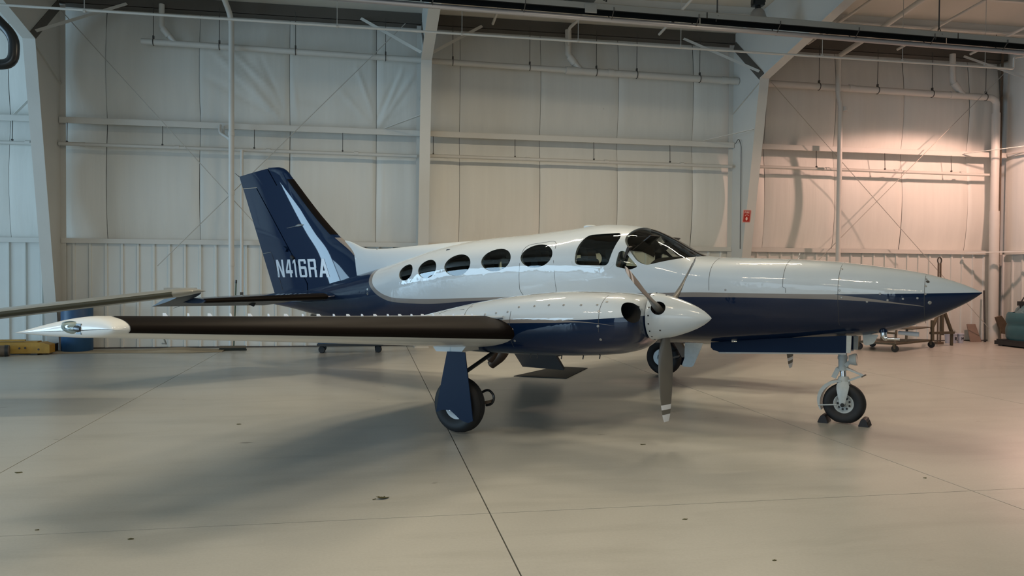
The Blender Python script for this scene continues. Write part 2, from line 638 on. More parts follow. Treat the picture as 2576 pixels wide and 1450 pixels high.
def liner_sheet(org, dirx, nrm, z0, z1, nrib, name, parent):
    """sheet starting at org going along dirx, ribs standing out along nrm"""
    prof = []
    for k in range(nrib):
        for a, h in RIB:
            prof.append((k * 0.305 + a, h))
    prof.append((nrib * 0.305 - 0.002, 0))
    P = []
    for z in (z0, z1):
        P.append([(org[0] + dirx[0] * a + nrm[0] * h, org[1] + dirx[1] * a + nrm[1] * h, z) for a, h in prof])
    return MB().grid(P).build(name, M['liner'], parent, smooth=0)


x = P0
while x < X1 - 0.2:
    n = 3 if x + 0.915 < X1 + 0.1 else max(1, int((X1 - x) / 0.305))
    if x + 0.9 > X0:
        liner_sheet((x, YB, 0), (1, 0), (0, -1), 0.0, 2.16, n, 'liner_sheet', wall_back)
    x += 0.305 * n

# steel girts and caps along the back wall, one length per bay
FR = [-20.63, -13.38, -6.13, 1.12, 8.37, X1]
tn = 0


def trim(b, m_=None, label=None, smooth=0):
    global tn
    tn += 1
    return struct(b.build('trim_%d' % tn, m_ or M['girt'], smooth=smooth), label)


for k in range(len(FR) - 1):
    xa, xb = FR[k] + 0.02, FR[k + 1] - 0.02
    cx, L = (xa + xb) / 2, xb - xa
    b = MB()     # zed girt: web, front flange with lip
    b.box((cx, 17.56, 4.675), (L, 0.36, 0.010))
    b.box((cx, 17.385, 4.62), (L, 0.010, 0.115))
    b.box((cx, 17.40, 4.562), (L, 0.035, 0.008))
    trim(b, label='cream steel girt along the insulated back wall')
    b = MB()     # cap over the liner
    b.box((cx, 17.60, 2.245), (L, 0.26, 0.012))
    b.box((cx, 17.475, 2.20), (L, 0.012, 0.09))
    b.box((cx, 17.53, 2.160), (L, 0.13, 0.012))
    trim(b, label='cream cap rail over the ribbed wall liner')
    b = MB()     # eave strut, the shade on it put into its colour
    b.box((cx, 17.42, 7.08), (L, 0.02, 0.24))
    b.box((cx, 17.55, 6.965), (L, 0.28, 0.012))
    trim(b, M['eave'], 'shade-toned eave strut at the top of the back wall')
# dark strip where the liner meets the floor
b = MB()
b.box(((X0 + X1) / 2, 17.53, 0.012), (X1 - X0, 0.05, 0.024))
bb = struct(b.build('baseboard_back', M['darkrod'], smooth=0))

# right hand end wall
b = MB()
b.box((X1 + 0.2, (YF + 18) / 2, 4.8), (0.1, 18 - YF, 9.8))
wall_right = struct(b.build('wall_right', M['insul'], smooth=0))
ys = [17.5 - 1.825 * k for k in range(0, 15)]
for k in range(len(ys) - 1):
    ya, yb = ys[k] - 0.006, ys[k + 1] + 0.006
    P = []
    for i in range(13):
        z = 2.15 + (roof_z((ya + yb) / 2) + 0.2 - 2.15) * i / 12
        P.append([(X1 + 0.06 - 0.04 * (1 - abs(2 * j / 8 - 1) ** 8), ya + (yb - ya) * j / 8, z) for j in range(9)])
    MB().grid(P).build('insulation_strip', M['insul'], wall_right, smooth=60)
y = 17.5
while y > YF:
    liner_sheet((X1 + 0.02, y, 0), (0, -1), (-1, 0), 0, 2.16, 3, 'liner_sheet', wall_right)
    y -= 0.915
for z, h in ((2.2, 0.09), (4.62, 0.11)):
    b = MB()
    b.box((X1 - 0.07, (YF + 17.3) / 2, z), (0.012, 17.3 - YF, h))
    b.box((X1 - 0.01, (YF + 17.3) / 2, z + h / 2), (0.13, 17.3 - YF, 0.01))
    trim(b, label='cream rail along the right end wall')
# corner post of the end wall
b = MB()
b.box((15.40, 17.36, 3.6), (0.03, 0.05, 7.2))
trim(b, M['rust'], 'dark steel edge in the right corner of the hangar')

# left end wall with the tall open door
b = MB()
for (ya, yb, za, zb) in ((13.5, 18.0, 0, 9.8), (YF - 0.3, -1.7, 0, 9.8), (-1.7, 11.45, 3.5, 9.8), (11.45, 13.5, 6.65, 9.8), (-1.7, 11.45, 0, 0.3)):
    b.box((X0 - 0.1, (ya + yb) / 2, (za + zb) / 2), (0.16, yb - ya, zb - za))
struct(b.build('wall_left', M['doorwall'], smooth=0))
# front wall behind the camera, one door bay open
b = MB()
for (xa, xb, za, zb) in ((X0 - .3, -12.05, 0, 9.9), (0.05, X1 + .3, 0, 9.9), (-12.05, 0.05, 4.65, 9.9)):
    b.box(((xa + xb) / 2, YF - 0.1, (za + zb) / 2), (xb - xa, 0.16, zb - za))
struct(b.build('wall_front', M['doorwall'], smooth=0))

# roof: insulated underside and purlins
b = MB()
ya, yb = 18.0, YF - 0.3
b.add([(X0 - 0.3, ya, roof_z(ya)), (X1 + 0.4, ya, roof_z(ya)), (X1 + 0.4, yb, roof_z(yb)), (X0 - 0.3, yb, roof_z(yb)),
       (X0 - 0.3, ya, roof_z(ya) + .15), (X1 + 0.4, ya, roof_z(ya) + .15), (X1 + 0.4, yb, roof_z(yb) + .15), (X0 - 0.3, yb, roof_z(yb) + .15)],
      [(0, 1, 2, 3), (7, 6, 5, 4), (0, 4, 5, 1), (1, 5, 6, 2), (2, 6, 7, 3), (3, 7, 4, 0)])
ceiling = struct(b.build('ceiling', M['ceil'], smooth=0))
for k in range(6):
    y = 16.05 - 1.52 * k
    b = MB()
    z = roof_z(y)
    b.box(((X0 + X1) / 2, y, z - 0.105), (X1 - X0, 0.010, 0.21))
    b.box(((X0 + X1) / 2, y - 0.04, z - 0.208), (X1 - X0, 0.085, 0.010))
    b.box(((X0 + X1) / 2, y - 0.08, z - 0.195), (X1 - X0, 0.008, 0.03))
    trim(b, M['girt'], 'cream purlin under the roof')

# tapered frames: column and rafter
def inner_y(z):
    return 17.13 - 0.19 * z


KN = (inner_y(5.85), 5.85)


def frame(x, label):
    t = thing('steel_portal', label, 'steel portal', (x, 17.1, 0), 0, 'tapered frames of the hangar')
    o = (x, 17.1, 0)
    yfar = -1.0
    zr = lambda y: KN[1] + 0.20 * (KN[0] - y)
    tw = 0.010
    b = MB()
    col = [(17.50, 0), (17.50, 6.95), KN, (inner_y(0), 0)]
    b.prism(col, x - tw / 2, x + tw / 2, lambda a, c, h: (h, a, c))
    b.build('column_web', M['steel'], t, 0, o)
    b = MB()
    y2 = 9.4
    raf = [(17.42, 6.95), (17.42, roof_z(17.42) - 0.01), (yfar, roof_z(yfar) - 0.01), (yfar, roof_z(yfar) - 0.75), (y2, roof_z(y2) - 0.75), KN]
    b.prism(raf, x - tw / 2 - 0.001, x + tw / 2 + 0.001, lambda a, c, h: (h, a, c))
    b.build('rafter_web', M['steel'], t, 0, o)
    b = MB()
    b.bar((x, inner_y(0) - 0.006, 0.0), (x, KN[0] - 0.006, KN[1]), 0.215, 0.014, up=(0, 1, 0))
    b.build('inner_flange', M['steel'], t, 0, o)
    b = MB()
    b.bar((x, KN[0], KN[1] - 0.004), (x, y2, roof_z(y2) - 0.755), 0.215, 0.014)
    b.bar((x, y2, roof_z(y2) - 0.755), (x, yfar, roof_z(yfar) - 0.755), 0.215, 0.014)
    b.build('rafter_flange', M['steel'], t, 0, o)
    b = MB()
    b.box((x, 17.49, 3.48), (0.215, 0.014, 6.95))
    b.build('outer_flange', M['steel'], t, 0, o)
    b = MB()   # bolted knee plates, coloured dark for the shadow on them
    b.bar((x, KN[0] + 0.06, KN[1] + 0.03), (x, 17.44, 6.93), 0.20, 0.03, up=(0, 1, 1))
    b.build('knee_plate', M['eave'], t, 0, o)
    b = MB()
    b.bar((x, KN[0] + 0.05, KN[1] - 0.02), (x, 17.46, 5.35), 0.09, 0.008, up=(0, 1, 1))
    b.build('web_stiffener', M['steel'], t, 0, o)
    b = MB()
    b.box((x, 17.28, 0.012), (0.30, 0.52, 0.024))
    b.build('base_plate', M['steel'], t, 0, o)
    # flange braces up to the eave strut and down to the girt
    for s in (-1, 1):
        b = MB()
        b.bar((x + s * 0.10, KN[0] + 0.04, 6.0), (x + s * 1.30, 17.36, 7.0), 0.06, 0.008, up=(0, 1, 0))
        b.build('flange_brace', M['girt'], t, 0, o)
    b = MB()
    b.bar((x - 0.08, inner_y(4.75) + 0.05, 4.80), (x - 0.78, 17.36, 4.69), 0.05, 0.008)
    b.build('flange_brace', M['girt'], t, 0, o)
    return t


frame(FR[2], 'tapered cream steel frame beside the black bent heater tube')
frame(FR[3], 'tapered cream steel frame behind the aircraft tail cone and cabin')
frame(FR[4], 'tapered cream steel frame with the red fire sign on it')

t = thing('eave_brace', 'slanting cream angle brace high in the right corner', 'brace', (14.27, 17.3, 6.98))
MB().bar((14.27, 17.3, 6.98), (15.56, 16.0, 5.98), 0.06, 0.008, up=(0, 1, 0)).build('angle_bar', M['girt'], t, 0, (14.27, 17.3, 6.98))
# small dark tears in the vinyl
MB().tube([(5.27, 17.655, 5.52), (5.26, 17.65, 5.44), (5.28, 17.65, 5.37)], 0.012, 6).build('vinyl_tear', M['darkrod'], wall_back, 0)
# long strut from the girt to the end wall near the right corner
t = thing('girt_brace', 'straight cream brace crossing the corner downpipe at girt height', 'brace', (14.35, 17.33, 4.62))
MB().bar((14.35, 17.33, 4.62), (15.60, 15.9, 4.72), 0.06, 0.012).build('angle_bar', M['girt'], t, 0, (14.35, 17.33, 4.62))
t = thing('cap_brace', 'flat cream bar crossing the corner downpipe at cap height', 'brace', (14.45, 17.33, 2.2))
MB().bar((14.45, 17.36, 2.19), (15.58, 16.3, 2.22), 0.06, 0.03).build('angle_bar', M['girt'], t, 0, (14.45, 17.33, 2.2))

# ------------------------------------------------------------------ pipes and rods
def pipe(name, label, cat, pts, r, m_='pipe', n=12, group=None, rad=0.0, extra=None):
    pts = [Vector(p) for p in pts]
    o = tuple(pts[0])
    t = thing(name, label, cat, o, 0, group)
    q = bend(pts, rad) if rad else pts
    MB().tube(q, r, n).build('pipe_run', M[m_], t, 40, o)
    return t, o


# roof drain main along the wall (smaller on the left, larger from the wye on)
dr, do = pipe('drain_pipe', 'long cream roof drain pipe hung across the upper back wall', 'pipe',
              [(-4.52, 17.22, 6.225), (1.10, 17.22, 6.149)], 0.062, n=16)
b = MB()
b.tube([(1.14, 17.22, 6.148), (4.27, 17.22, 6.105)], 0.062, 16)
b.build('pipe_run', M['pipe'], dr, 40, do)
b = MB()
b.tube([(4.27, 17.22, 6.10), (8.35, 17.22, 6.058)], 0.078, 16)
b.build('pipe_run', M['pipe'], dr, 40, do)
b = MB()
b.tube(bend([(8.39, 17.22, 6.057), (15.0, 17.22, 5.99), (15.13, 17.22, 5.9), (15.13, 17.22, 5.5)], 0.22), 0.078, 16)
b.build('pipe_run', M['pipe'], dr, 40, do)
b = MB()
b.tube([(15.13, 17.22, 5.62), (15.13, 17.22, 3.2)], 0.095, 20)
b.tube([(15.14, 17.22, 3.22), (15.17, 17.22, 0.0)], 0.112, 20)
b.build('downpipe', M['pipe'], dr, 40, do)
for (x, z) in ((4.45, 6.10), (8.0, 6.06), (5.3, 6.095), (11.2, 6.035), (13.9, 6.0)):
    MB().tube([(x - 0.06 if x > 4.6 else x - .18, 17.22, z + 0.001), (x + 0.06 if x > 4.6 else x + .18, 17.22, z)], 0.088, 16).build('coupling', M['pipe'], dr, 40, do)
for (x, z) in ((-4.14, 6.24), (4.33, 6.14), (13.93, 6.03)):
    b = MB()
    r_ = 0.055 if x < 0 else 0.07
    b.tube([(x, 17.26, 7.0), (x, 17.24, z + 0.32), (x + 0.14, 17.23, z + 0.14), (x + 0.27, 17.22, z - 0.01)], r_, 14)
    b.build('drop_pipe', M['pipe'], dr, 40, do)
    MB().tube([(x + 0.03, 17.24, z + 0.27), (x + 0.15, 17.23, z + 0.12)], r_ * 1.2, 14).build('coupling', M['pipe'], dr, 40, do)
for x in (-4.29, -3.02, -1.51, 0.34, 1.77, 3.46, 4.97, 5.91, 7.41, 10.38, 11.90, 13.36, 14.83):
    zc = 6.225 - 0.0137 * (x + 4.52) if x < 4.27 else 6.10 - 0.0103 * (x - 4.27)
    rr = 0.066 if x < 4.27 else 0.083
    b = MB()
    b.tube([(x, 17.22 + rr * math.cos(a * math.pi / 8), zc + rr * math.sin(a * math.pi / 8)) for a in range(16)], 0.009, 6, closed=True)
    b.box((x, 17.22, zc + rr + 0.03), (0.03, 0.05, 0.06))
    b.tube([(x, 17.22, zc + rr), (x, 17.22, 7.0)], 0.007, 6)
    b.build('hanger', M['darkrod'], dr, 40, do)

# small line under the girt, one length per bay
for k, (xa, xb, lab) in enumerate(((-6.10, 1.02, 'thin cream pipe under the girt behind the tail fin'),
                                   (1.22, 8.27, 'thin cream pipe under the girt behind the cabin roof'),
                                   (8.47, 15.10, 'thin cream pipe under the girt above the aircraft nose'),
                                   (-12.5, -6.2, 'thin cream pipe under the girt in the leftmost bay'))):
    t, o = pipe('wall_pipe', lab, 'pipe', [(xa, 17.34, 4.135), (xb, 17.34, 4.115)], 0.038, group='thin pipes under the girt')
    for q in range(4):
        x = xa + 0.15 + q * 1.8
        if x < xb - 0.1:
            b = MB()
            b.tube([(x, 17.34, 4.15), (x, 17.36, 4.56)], 0.007, 6)
            b.box((x, 17.34, 4.178), (0.03, 0.04, 0.03))
            b.build('hanger', M['darkrod'], t, 40, o)
        b = MB()
        b.tube([(x + 0.24, 17.34, 4.134), (x + 0.33, 17.34, 4.134)], 0.044, 12)
        b.build('coupling', M['pipe'], t, 40, o)

# vertical risers
t, o = pipe('riser_pipe', 'thick cream vertical pipe left of the tail fin', 'pipe',
            [(-2.755, 17.03, 0.0), (-2.755, 17.03, 6.75), (-2.90, 16.6, 7.19)], 0.056, n=16, rad=0.2)
for z in (1.75, 3.2, 4.4):
    MB().tube([(-2.755, 17.03, z - .04), (-2.755, 17.03, z + .04)], 0.064, 16).build('coupling', M['pipe'], t, 40, o)
b = MB()
b.tube(bend([(-3.02, 17.3, 4.62), (-3.02, 17.22, 4.45), (-2.79, 17.03, 4.30)], 0.1), 0.03, 10)
b.tube(bend([(-2.95, 17.3, 4.60), (-2.95, 17.24, 4.42), (-2.77, 17.03, 4.25)], 0.1), 0.022, 10)
b.build('branch_pipe', M['pipe'], t, 40, o)
t, o = pipe('conduit_pipe', 'slim cream pipe standing just behind the tail fin', 'pipe', [(-2.59, 17.3, 0.95), (-2.59, 17.3, 4.12)], 0.032)
MB().box((-2.59, 17.28, 1.12), (0.06, 0.06, 0.10)).build('valve', M['darkrod'], t, 0, o)
t, o = pipe('riser_pipe', 'cream sprinkler riser with a dogleg above the aircraft nose', 'pipe',
            [(10.82, 17.03, 0.0), (10.82, 17.03, 5.62), (10.755, 17.03, 5.82), (10.755, 17.03, 6.72), (10.755, 15.6, 6.88), (10.755, 12.0, 7.4)], 0.056, n=16, rad=0.12)
for z in (1.4, 5.5, 5.95):
    MB().tube([(10.93 if z < 5.6 else 10.755, 17.03, z - .05), (10.93 if z < 5.6 else 10.755, 17.03, z + .05)], 0.064, 16).build('coupling', M['pipe'], t, 40, o)

# small vent elbow near the middle of the wall top
t, o = pipe('vent_pipe', 'short bent vent pipe dropping from the roof over the cabin', 'pipe', [(4.30, 17.1, 6.62), (4.30, 17.1, 6.98), (4.55, 16.2, 7.16)], 0.035, rad=0.1)

# long thin line carried below the rafters
t, o = pipe('gas_line', 'long thin pale pipe running below the roof, elbow at right end', 'pipe',
            [(-13.0, 14.2, 5.90), (12.86, 14.2, 5.835), (12.86, 14.2, 6.06), (13.6, 14.2, 6.20), (15.5, 14.2, 6.25)], 0.021, n=10, rad=0.04)
for x in (-12.0, -4.6, -0.55, 1.62, 3.75, 5.73, 8.62, 10.35, 12.2):
    b = MB()
    b.tube([(x, 14.2, 5.86), (x, 14.2, roof_z(14.2))], 0.006, 6)
    b.tube([(x - 0.02, 14.2, 5.862), (x + 0.02, 14.2, 5.862)], 0.028, 8)
    b.build('hanger', M['rod'], t, 40, o)

# sprinkler branches running towards the viewer under the roof
for (x, lab) in ((9.95, 'pale sprinkler branch under the roof left of the riser'), (12.25, 'pale sprinkler branch under the roof right of the riser'),
                 (2.6, 'pale sprinkler branch under the roof above the cabin'), (6.35, 'pale sprinkler branch beside the hanging bell lamp'),
                 (14.2, 'pale sprinkler branch nearest the end wall')):
    t, o = pipe('sprinkler_branch', lab, 'pipe', [(x, 17.0, roof_z(17.0) - 0.30), (x, 10.0, roof_z(10.0) - 0.34)], 0.03, group='sprinkler branches')
    for y in (16.2, 13.4):
        b = MB()
        b.tube([(x, y, roof_z(y) - 0.36), (x, y, roof_z(y) - .02)], 0.008, 6)
        b.box((x, y, roof_z(y) - 0.36), (0.05, 0.04, 0.05))
        b.build('sprinkler_head', M['darkrod'], t, 40, o)
t, o = pipe('roof_main', 'fat pale main pipe under the roof in the top right corner', 'pipe', [(9.5, 12.6, 7.16), (15.5, 12.6, 7.08)], 0.085, n=16)
for x in (11.4, 13.2):
    MB().tube([(x, 12.6 + 0.095 * math.cos(a * math.pi / 8), 7.13 + 0.095 * math.sin(a * math.pi / 8)) for a in range(16)], 0.012, 6, closed=True).build('hanger', M['rod'], t, 40, o)

# cross bracing rods of the two braced bays
for a, c, lab in (((-6.0, 17.10, 6.75), (-1.6, 17.10, 1.80), 'thin bracing rod falling right behind the tail fin'),
                  ((0.75, 17.122, 6.88), (-4.2, 17.122, 1.70), 'thin bracing rod falling left behind the tail fin'),
                  ((8.6, 17.10, 6.55), (14.95, 17.10, 0.34), 'thin bracing rod falling right above the aircraft nose'),
                  ((15.3, 17.122, 6.62), (9.2, 17.122, 0.85), 'thin bracing rod falling left above the aircraft nose')):
    pipe('bracing_rod', lab, 'rod', [a, c], 0.008, 'rod', 8, 'diagonal bracing rods')

# conduit on the end wall
pipe('wall_conduit', 'thin conduit curving down the right end wall', 'conduit', [(15.42, 17.2, 4.62), (15.55, 16.75, 4.62), (15.55, 16.6, 4.5), (15.55, 16.6, 0.4)], 0.012, 'rod', 8, rad=0.2)
# cable conduit on the column with the sign
pipe('cable', 'thin dark cable hanging down the web of the signed frame', 'cable', [(8.30, 17.22, 4.62), (8.30, 17.05, 4.72), (8.33, 16.98, 4.55), (8.345, 17.0, 2.2)], 0.008, 'darkrod', 6, rad=0.06)

# ------------------------------------------------------------------ radiant heater along the roof
HZ = lambda x: 5.985 - 0.0125 * (x - 2.3)
HY = 13.0
ht = thing('tube_heater', 'long radiant tube heater with metal hood hanging under the roof', 'heater', (2.3, HY, HZ(2.3)))
ho = (2.3, HY, HZ(2.3))
xa, xb = -4.0, 15.3
for q in range(4):
    x0, x1 = xa + (xb - xa) * q / 4 + 0.01, xa + (xb - xa) * (q + 1) / 4 - 0.01
    hood = [(-0.15, -0.01), (-0.15, 0.085), (-0.12, 0.105), (0.12, 0.105), (0.15, 0.085), (0.15, -0.01)]
    hin = [(a * .97, c - .006) for a, c in hood]
    b = MB()
    P = [[(x, HY + a, HZ(x) + 0.05 + c) for a, c in hood] for x in (x0, x1)]
    b.grid(P)
    P = [[(x, HY + a, HZ(x) + 0.05 + c) for a, c in hin] for x in (x0, x1)]
    b.grid(P, mi=1)
    b.build('reflector_hood', [M['heater'], M['black']], ht, 0, ho)
b = MB()
b.tube([(xa, HY, HZ(xa) - 0.075), (xb, HY, HZ(xb) - 0.075)], 0.042, 16)
b.build('radiant_tube', M['tube'], ht, 40, ho)
for q in range(13):
    x = xa + 0.5 + q * 1.5
    b = MB()
    z = HZ(x)
    b.bar((x, HY - 0.15, z + 0.04), (x, HY, z - 0.115), 0.014, 0.008)
    b.bar((x, HY + 0.15, z + 0.04), (x, HY, z - 0.115), 0.014, 0.008)
    b.bar((x, HY - 0.155, z + 0.02), (x, HY - 0.155, z + 0.09), 0.02, 0.008)
    b.build('tube_bracket', M['darkrod'], ht, 0, ho)
for x in (1.0, 5.9, 10.2, 13.6):
    b = MB()
    z = HZ(x) + 0.16
    b.tube([(x - 0.05, HY - 0.15, z - 0.07), (x, HY, z + 0.10), (x + 0.05, HY + 0.15, z - 0.07)], 0.010, 6)
    b.tube([(x, HY, z + 0.10), (x, HY, roof_z(HY))], 0.012, 6)
    b.build('hanging_chain', M['darkrod'], ht, 40, ho)
# burner box with its hoses
b = MB()
b.box((3.42, HY, HZ(3.4) + 0.36), (0.55, 0.36, 0.34))
b.box((3.60, HY - 0.172, HZ(3.4) + 0.03), (0.2, 0.012, 0.14))
b.build('burner_box', M['heater'], ht, 0, ho)
b = MB()
z = HZ(3) + 0.20
b.tube([(2.82 + 0.13 * math.cos(a), HY - 0.1, z + 0.16 + 0.14 * math.sin(a)) for a in np.linspace(0.3, 6.0, 20)], 0.016, 8)
b.tube(bend([(3.0, HY - 0.1, z + 0.2), (3.02, HY - 0.1, z), (3.1, HY - 0.1, z + 0.05), (3.2, HY - 0.1, z + 0.02), (3.25, HY - 0.1, z + 0.3)], 0.05), 0.015, 8)
b.tube([(3.92, HY - 0.05, z + 0.30), (3.90, HY - 0.05, z), (3.84, HY - 0.05, z + 0.03)], 0.014, 8)
b.build('gas_hose', M['black'], ht, 40, ho)

# the dark U bend of another heater at the left edge
ub = [(-7.6, 13.0, 7.35), (-6.9, 13.0, 6.85), (-5.17, 13.0, 5.06), (-5.19, 13.0, 4.66), (-5.6, 13.0, 4.63), (-9.5, 13.0, 4.63)]
t = thing('heater_bend', 'glossy black bent heater tube at the top left edge', 'heater', ub[0])
MB().tube(bend(ub, 0.16, 6), 0.075, 16).build('bent_tube', M['black'], t, 40, ub[0])
b = MB()
b.tube([(-8.4, 13.0, 4.7), (-8.4, 13.0, roof_z(13.0) - .02)], 0.012, 6)
b.build('hanging_chain', M['darkrod'], t, 40, ub[0])

# bell lamp seen above the heater hood
lx, ly = 7.42, 14.5
lz = 6.80
t = thing('bell_lamp', 'grey bell shaped high bay lamp with black ballast box above the heater', 'lamp', (lx, ly, lz))
o = (lx, ly, lz)
MB().lathe([(0.0, -0.02), (0.09, -0.03), (0.13, -0.08), (0.155, -0.16), (0.23, -0.34), (0.225, -0.34), (0.15, -0.16), (0.12, -0.09), (0.0, -0.05)], (lx, ly, lz), n=28).build('reflector_bell', M['alu'], t, 40, o)
b = MB()
b.box((lx, ly, lz + 0.12), (0.20, 0.18, 0.17))
b.box((lx + 0.10, ly, lz + 0.15), (0.06, 0.12, 0.09))
b.box((lx - 0.10, ly, lz + 0.10), (0.05, 0.10, 0.07))
b.lathe([(0.06, -0.04), (0.05, 0.05)], (lx, ly, lz), n=16)
b.build('ballast_box', M['black'], t, 0, o)
MB().tube([(lx, ly, lz + 0.2), (lx, ly, roof_z(ly))], 0.012, 8).build('hanging_hook', M['darkrod'], t, 40, o)

# FIRE sign on the inner flange of the right frame
sz, hw, hh = 2.915, 0.098, 0.142
sy_ = inner_y(sz) - 0.0135
t = thing('fire_sign', 'red FIRE sign with a down arrow on the steel frame', 'sign', (8.28, sy_, sz))
o = (8.28, sy_, sz)
tilt = Matrix.Rotation(math.atan(0.19), 3, 'X')


def SG(a, c, h=0.0):
    p = tilt @ Vector((a, -h, c))
    return (8.28 + p.x, sy_ + p.y, sz + p.z)


b = MB()
b.prism([(-hw, -hh), (hw, -hh), (hw, hh), (-hw, hh)], 0, 0.002, lambda a, c, h: SG(a, c, h))
b.build('sign_plate', M['pink'], t, 0, o)
b = MB()
pi_ = [(-hw + .022, -hh + .02), (hw - .022, -hh + .02), (hw - .022, hh - .02), (-hw + .022, hh - .02)]
b.prism(pi_, 0.002, 0.0026, lambda a, c, h: SG(a, c, h))


def stripe(a, c, ex):
    w = 0.009
    b.prism([(a - w * .5, c), (a + w * .5, c), (a + w * .5 + ex[0], c + ex[1]), (a - w * .5 + ex[0], c + ex[1])], 0.002, 0.0026, lambda p, q, h: SG(p, q, h))


for k in range(10):
    xq = -hw + 0.006 + k * 0.0185
    stripe(xq, hh - 0.019, (0.012, 0.018))
    stripe(xq, -hh + 0.001, (0.012, 0.018))
for k in range(13):
    zq = -hh + 0.022 + k * 0.0185
    for xs in (-hw, hw - 0.021):
        b.prism([(xs, zq), (xs, zq + 0.009), (xs + 0.021, zq + 0.022), (xs + 0.021, zq + 0.013)], 0.002, 0.0026, lambda p, q, h: SG(p, q, h))
b.build('sign_print', M['red'], t, 0, o)
b = MB()
H = lambda p, q, h: SG(p, q, h)


def rect(x0, z0, x1, z1):
    b.prism([(x0, z0), (x1, z0), (x1, z1), (x0, z1)], 0.0026, 0.0032, H)


def quad(pts):
    b.prism(pts, 0.0026, 0.0032, H)


z0, z1 = 0.062, 0.105
s = 0.0085
rect(-.058, z0, -.058 + s, z1); rect(-.058, z1 - s, -.032, z1); rect(-.058, .080, -.036, .080 + s)            # F
rect(-.024, z0, -.024 + s, z1)                                                                                 # I
rect(-.006, z0, -.006 + s, z1); rect(-.006, z1 - s, .016, z1); rect(-.006, .078, .016, .078 + s * .8); rect(.012, .082, .012 + s, z1 - .002)
quad([(.004, .078), (.013, .078), (.022, z0), (.012, z0)])                                                     # R
rect(.030, z0, .030 + s, z1); rect(.030, z1 - s, .056, z1); rect(.030, .080, .052, .080 + s * .9); rect(.030, z0, .056, z0 + s)  # E
ring = [(0.066 * math.cos(a), -0.03 + 0.066 * math.sin(a)) for a in np.linspace(0.75, 2.4, 10)]
rin = [(0.056 * math.cos(a), -0.03 + 0.056 * math.sin(a)) for a in np.linspace(2.4, 0.75, 10)]
for k in range(9):
    quad([ring[k], ring[k + 1], rin[8 - k], rin[9 - k]])
quad([(-.016, -.02), (.016, -.02), (.016, -.055), (-.016, -.055)])
quad([(-.036, -.052), (.036, -.052), (0, -.10)])
b.build('sign_lettering', M['pink'], t, 0, o)

# ------------------------------------------------------------------ the aircraft
PSI = math.radians(-42.6)
AX, AY = 2.788, 10.161
plane = thing('airplane', 'blue and white twin engine propeller airplane on its wheels', 'airplane', (AX, AY, 0), PSI)


def part(b, name, mats, parent=None, smooth=35, label=None):
    return b.build(name, mats, parent or plane, smooth, label=label)


ST = np.array([
    # x, top, bottom, half width, height of the widest line, exponent
    (-5.97, 1.16, 1.055, 0.020, 1.11, 2.0),
    (-5.40, 1.255, 0.985, 0.150, 1.12, 2.0),
    (-4.90, 1.36, 0.905, 0.250, 1.14, 2.05),
    (-4.45, 1.46, 0.835, 0.330, 1.17, 2.1),
    (-3.72, 1.62, 0.765, 0.455, 1.25, 2.2),
    (-3.19, 1.745, 0.735, 0.545, 1.32, 2.25),
    (-2.73, 1.86, 0.72, 0.610, 1.45, 2.2),
    (-2.23, 1.985, 0.71, 0.665, 1.54, 2.15),
    (-1.44, 2.105, 0.71, 0.725, 1.65, 2.1),
    (-0.76, 2.15, 0.71, 0.745, 1.69, 2.1),
    (-0.16, 2.205, 0.715, 0.750, 1.71, 2.1),
    (0.40, 2.258, 0.735, 0.745, 1.70, 2.1),
    (0.74, 2.235, 0.75, 0.735, 1.69, 2.1),
    (1.00, 2.178, 0.765, 0.720, 1.66, 2.1),
    (1.26, 2.062, 0.785, 0.700, 1.62, 2.15),
    (1.48, 1.935, 0.795, 0.680, 1.59, 2.2),
    (1.66, 1.855, 0.802, 0.660, 1.57, 2.25),
    (1.90, 1.836, 0.815, 0.630, 1.555, 2.25),
    (2.24, 1.828, 0.845, 0.585, 1.535, 2.2),
    (2.70, 1.812, 0.888, 0.520, 1.515, 2.15),
    (3.13, 1.785, 0.94, 0.440, 1.49, 2.15),
    (3.53, 1.738, 1.00, 0.350, 1.46, 2.05),
    (3.91, 1.68, 1.11, 0.245, 1.43, 2.0),
    (4.28, 1.58, 1.295, 0.115, 1.45, 1.95),
    (4.44, 1.515, 1.395, 0.050, 1.46, 1.9),
    (4.525, 1.471, 1.463, 0.003, 1.467, 1.9)])


def table(f, a, c, n=3000):
    """fast scalar lookup of a smooth curve"""
    v = [float(q) for q in f(np.linspace(a, c, n + 1))]
    k = n / (c - a)

    def g(x):
        t = (x - a) * k
        if t <= 0:
            return v[0]
        if t >= n:
            return v[n]
        i = int(t)
        return v[i] + (v[i + 1] - v[i]) * (t - i)
    return g


fT, fB, fW, fC, fN = [table(pchip(ST[:, 0], ST[:, k]), -5.97, 4.525) for k in (1, 2, 3, 4, 5)]


def fus_y(x, z, off=0.0):
    """half width of the fuselage at (x, z)"""
    t, bt, w, c, n = float(fT(x)) - off, float(fB(x)) + off, float(fW(x)) - off, float(fC(x)), float(fN(x))
    k = abs((z - c) / ((t - c) if z > c else (c - bt)))
    return w * max(0.0, 1 - k ** n) ** (1 / n) if k < 1 else 0.0


def fus_n(x, z, s):
    """outward normal on side s (+1 / -1)"""
    e = 0.004
    y = fus_y(x, z)
    dx = (fus_y(x + e, z) - fus_y(x - e, z)) / (2 * e)
    dz = (fus_y(x, z + e) - fus_y(x, z - e)) / (2 * e)
    return Vector((-dx, s, -dz)).normalized()


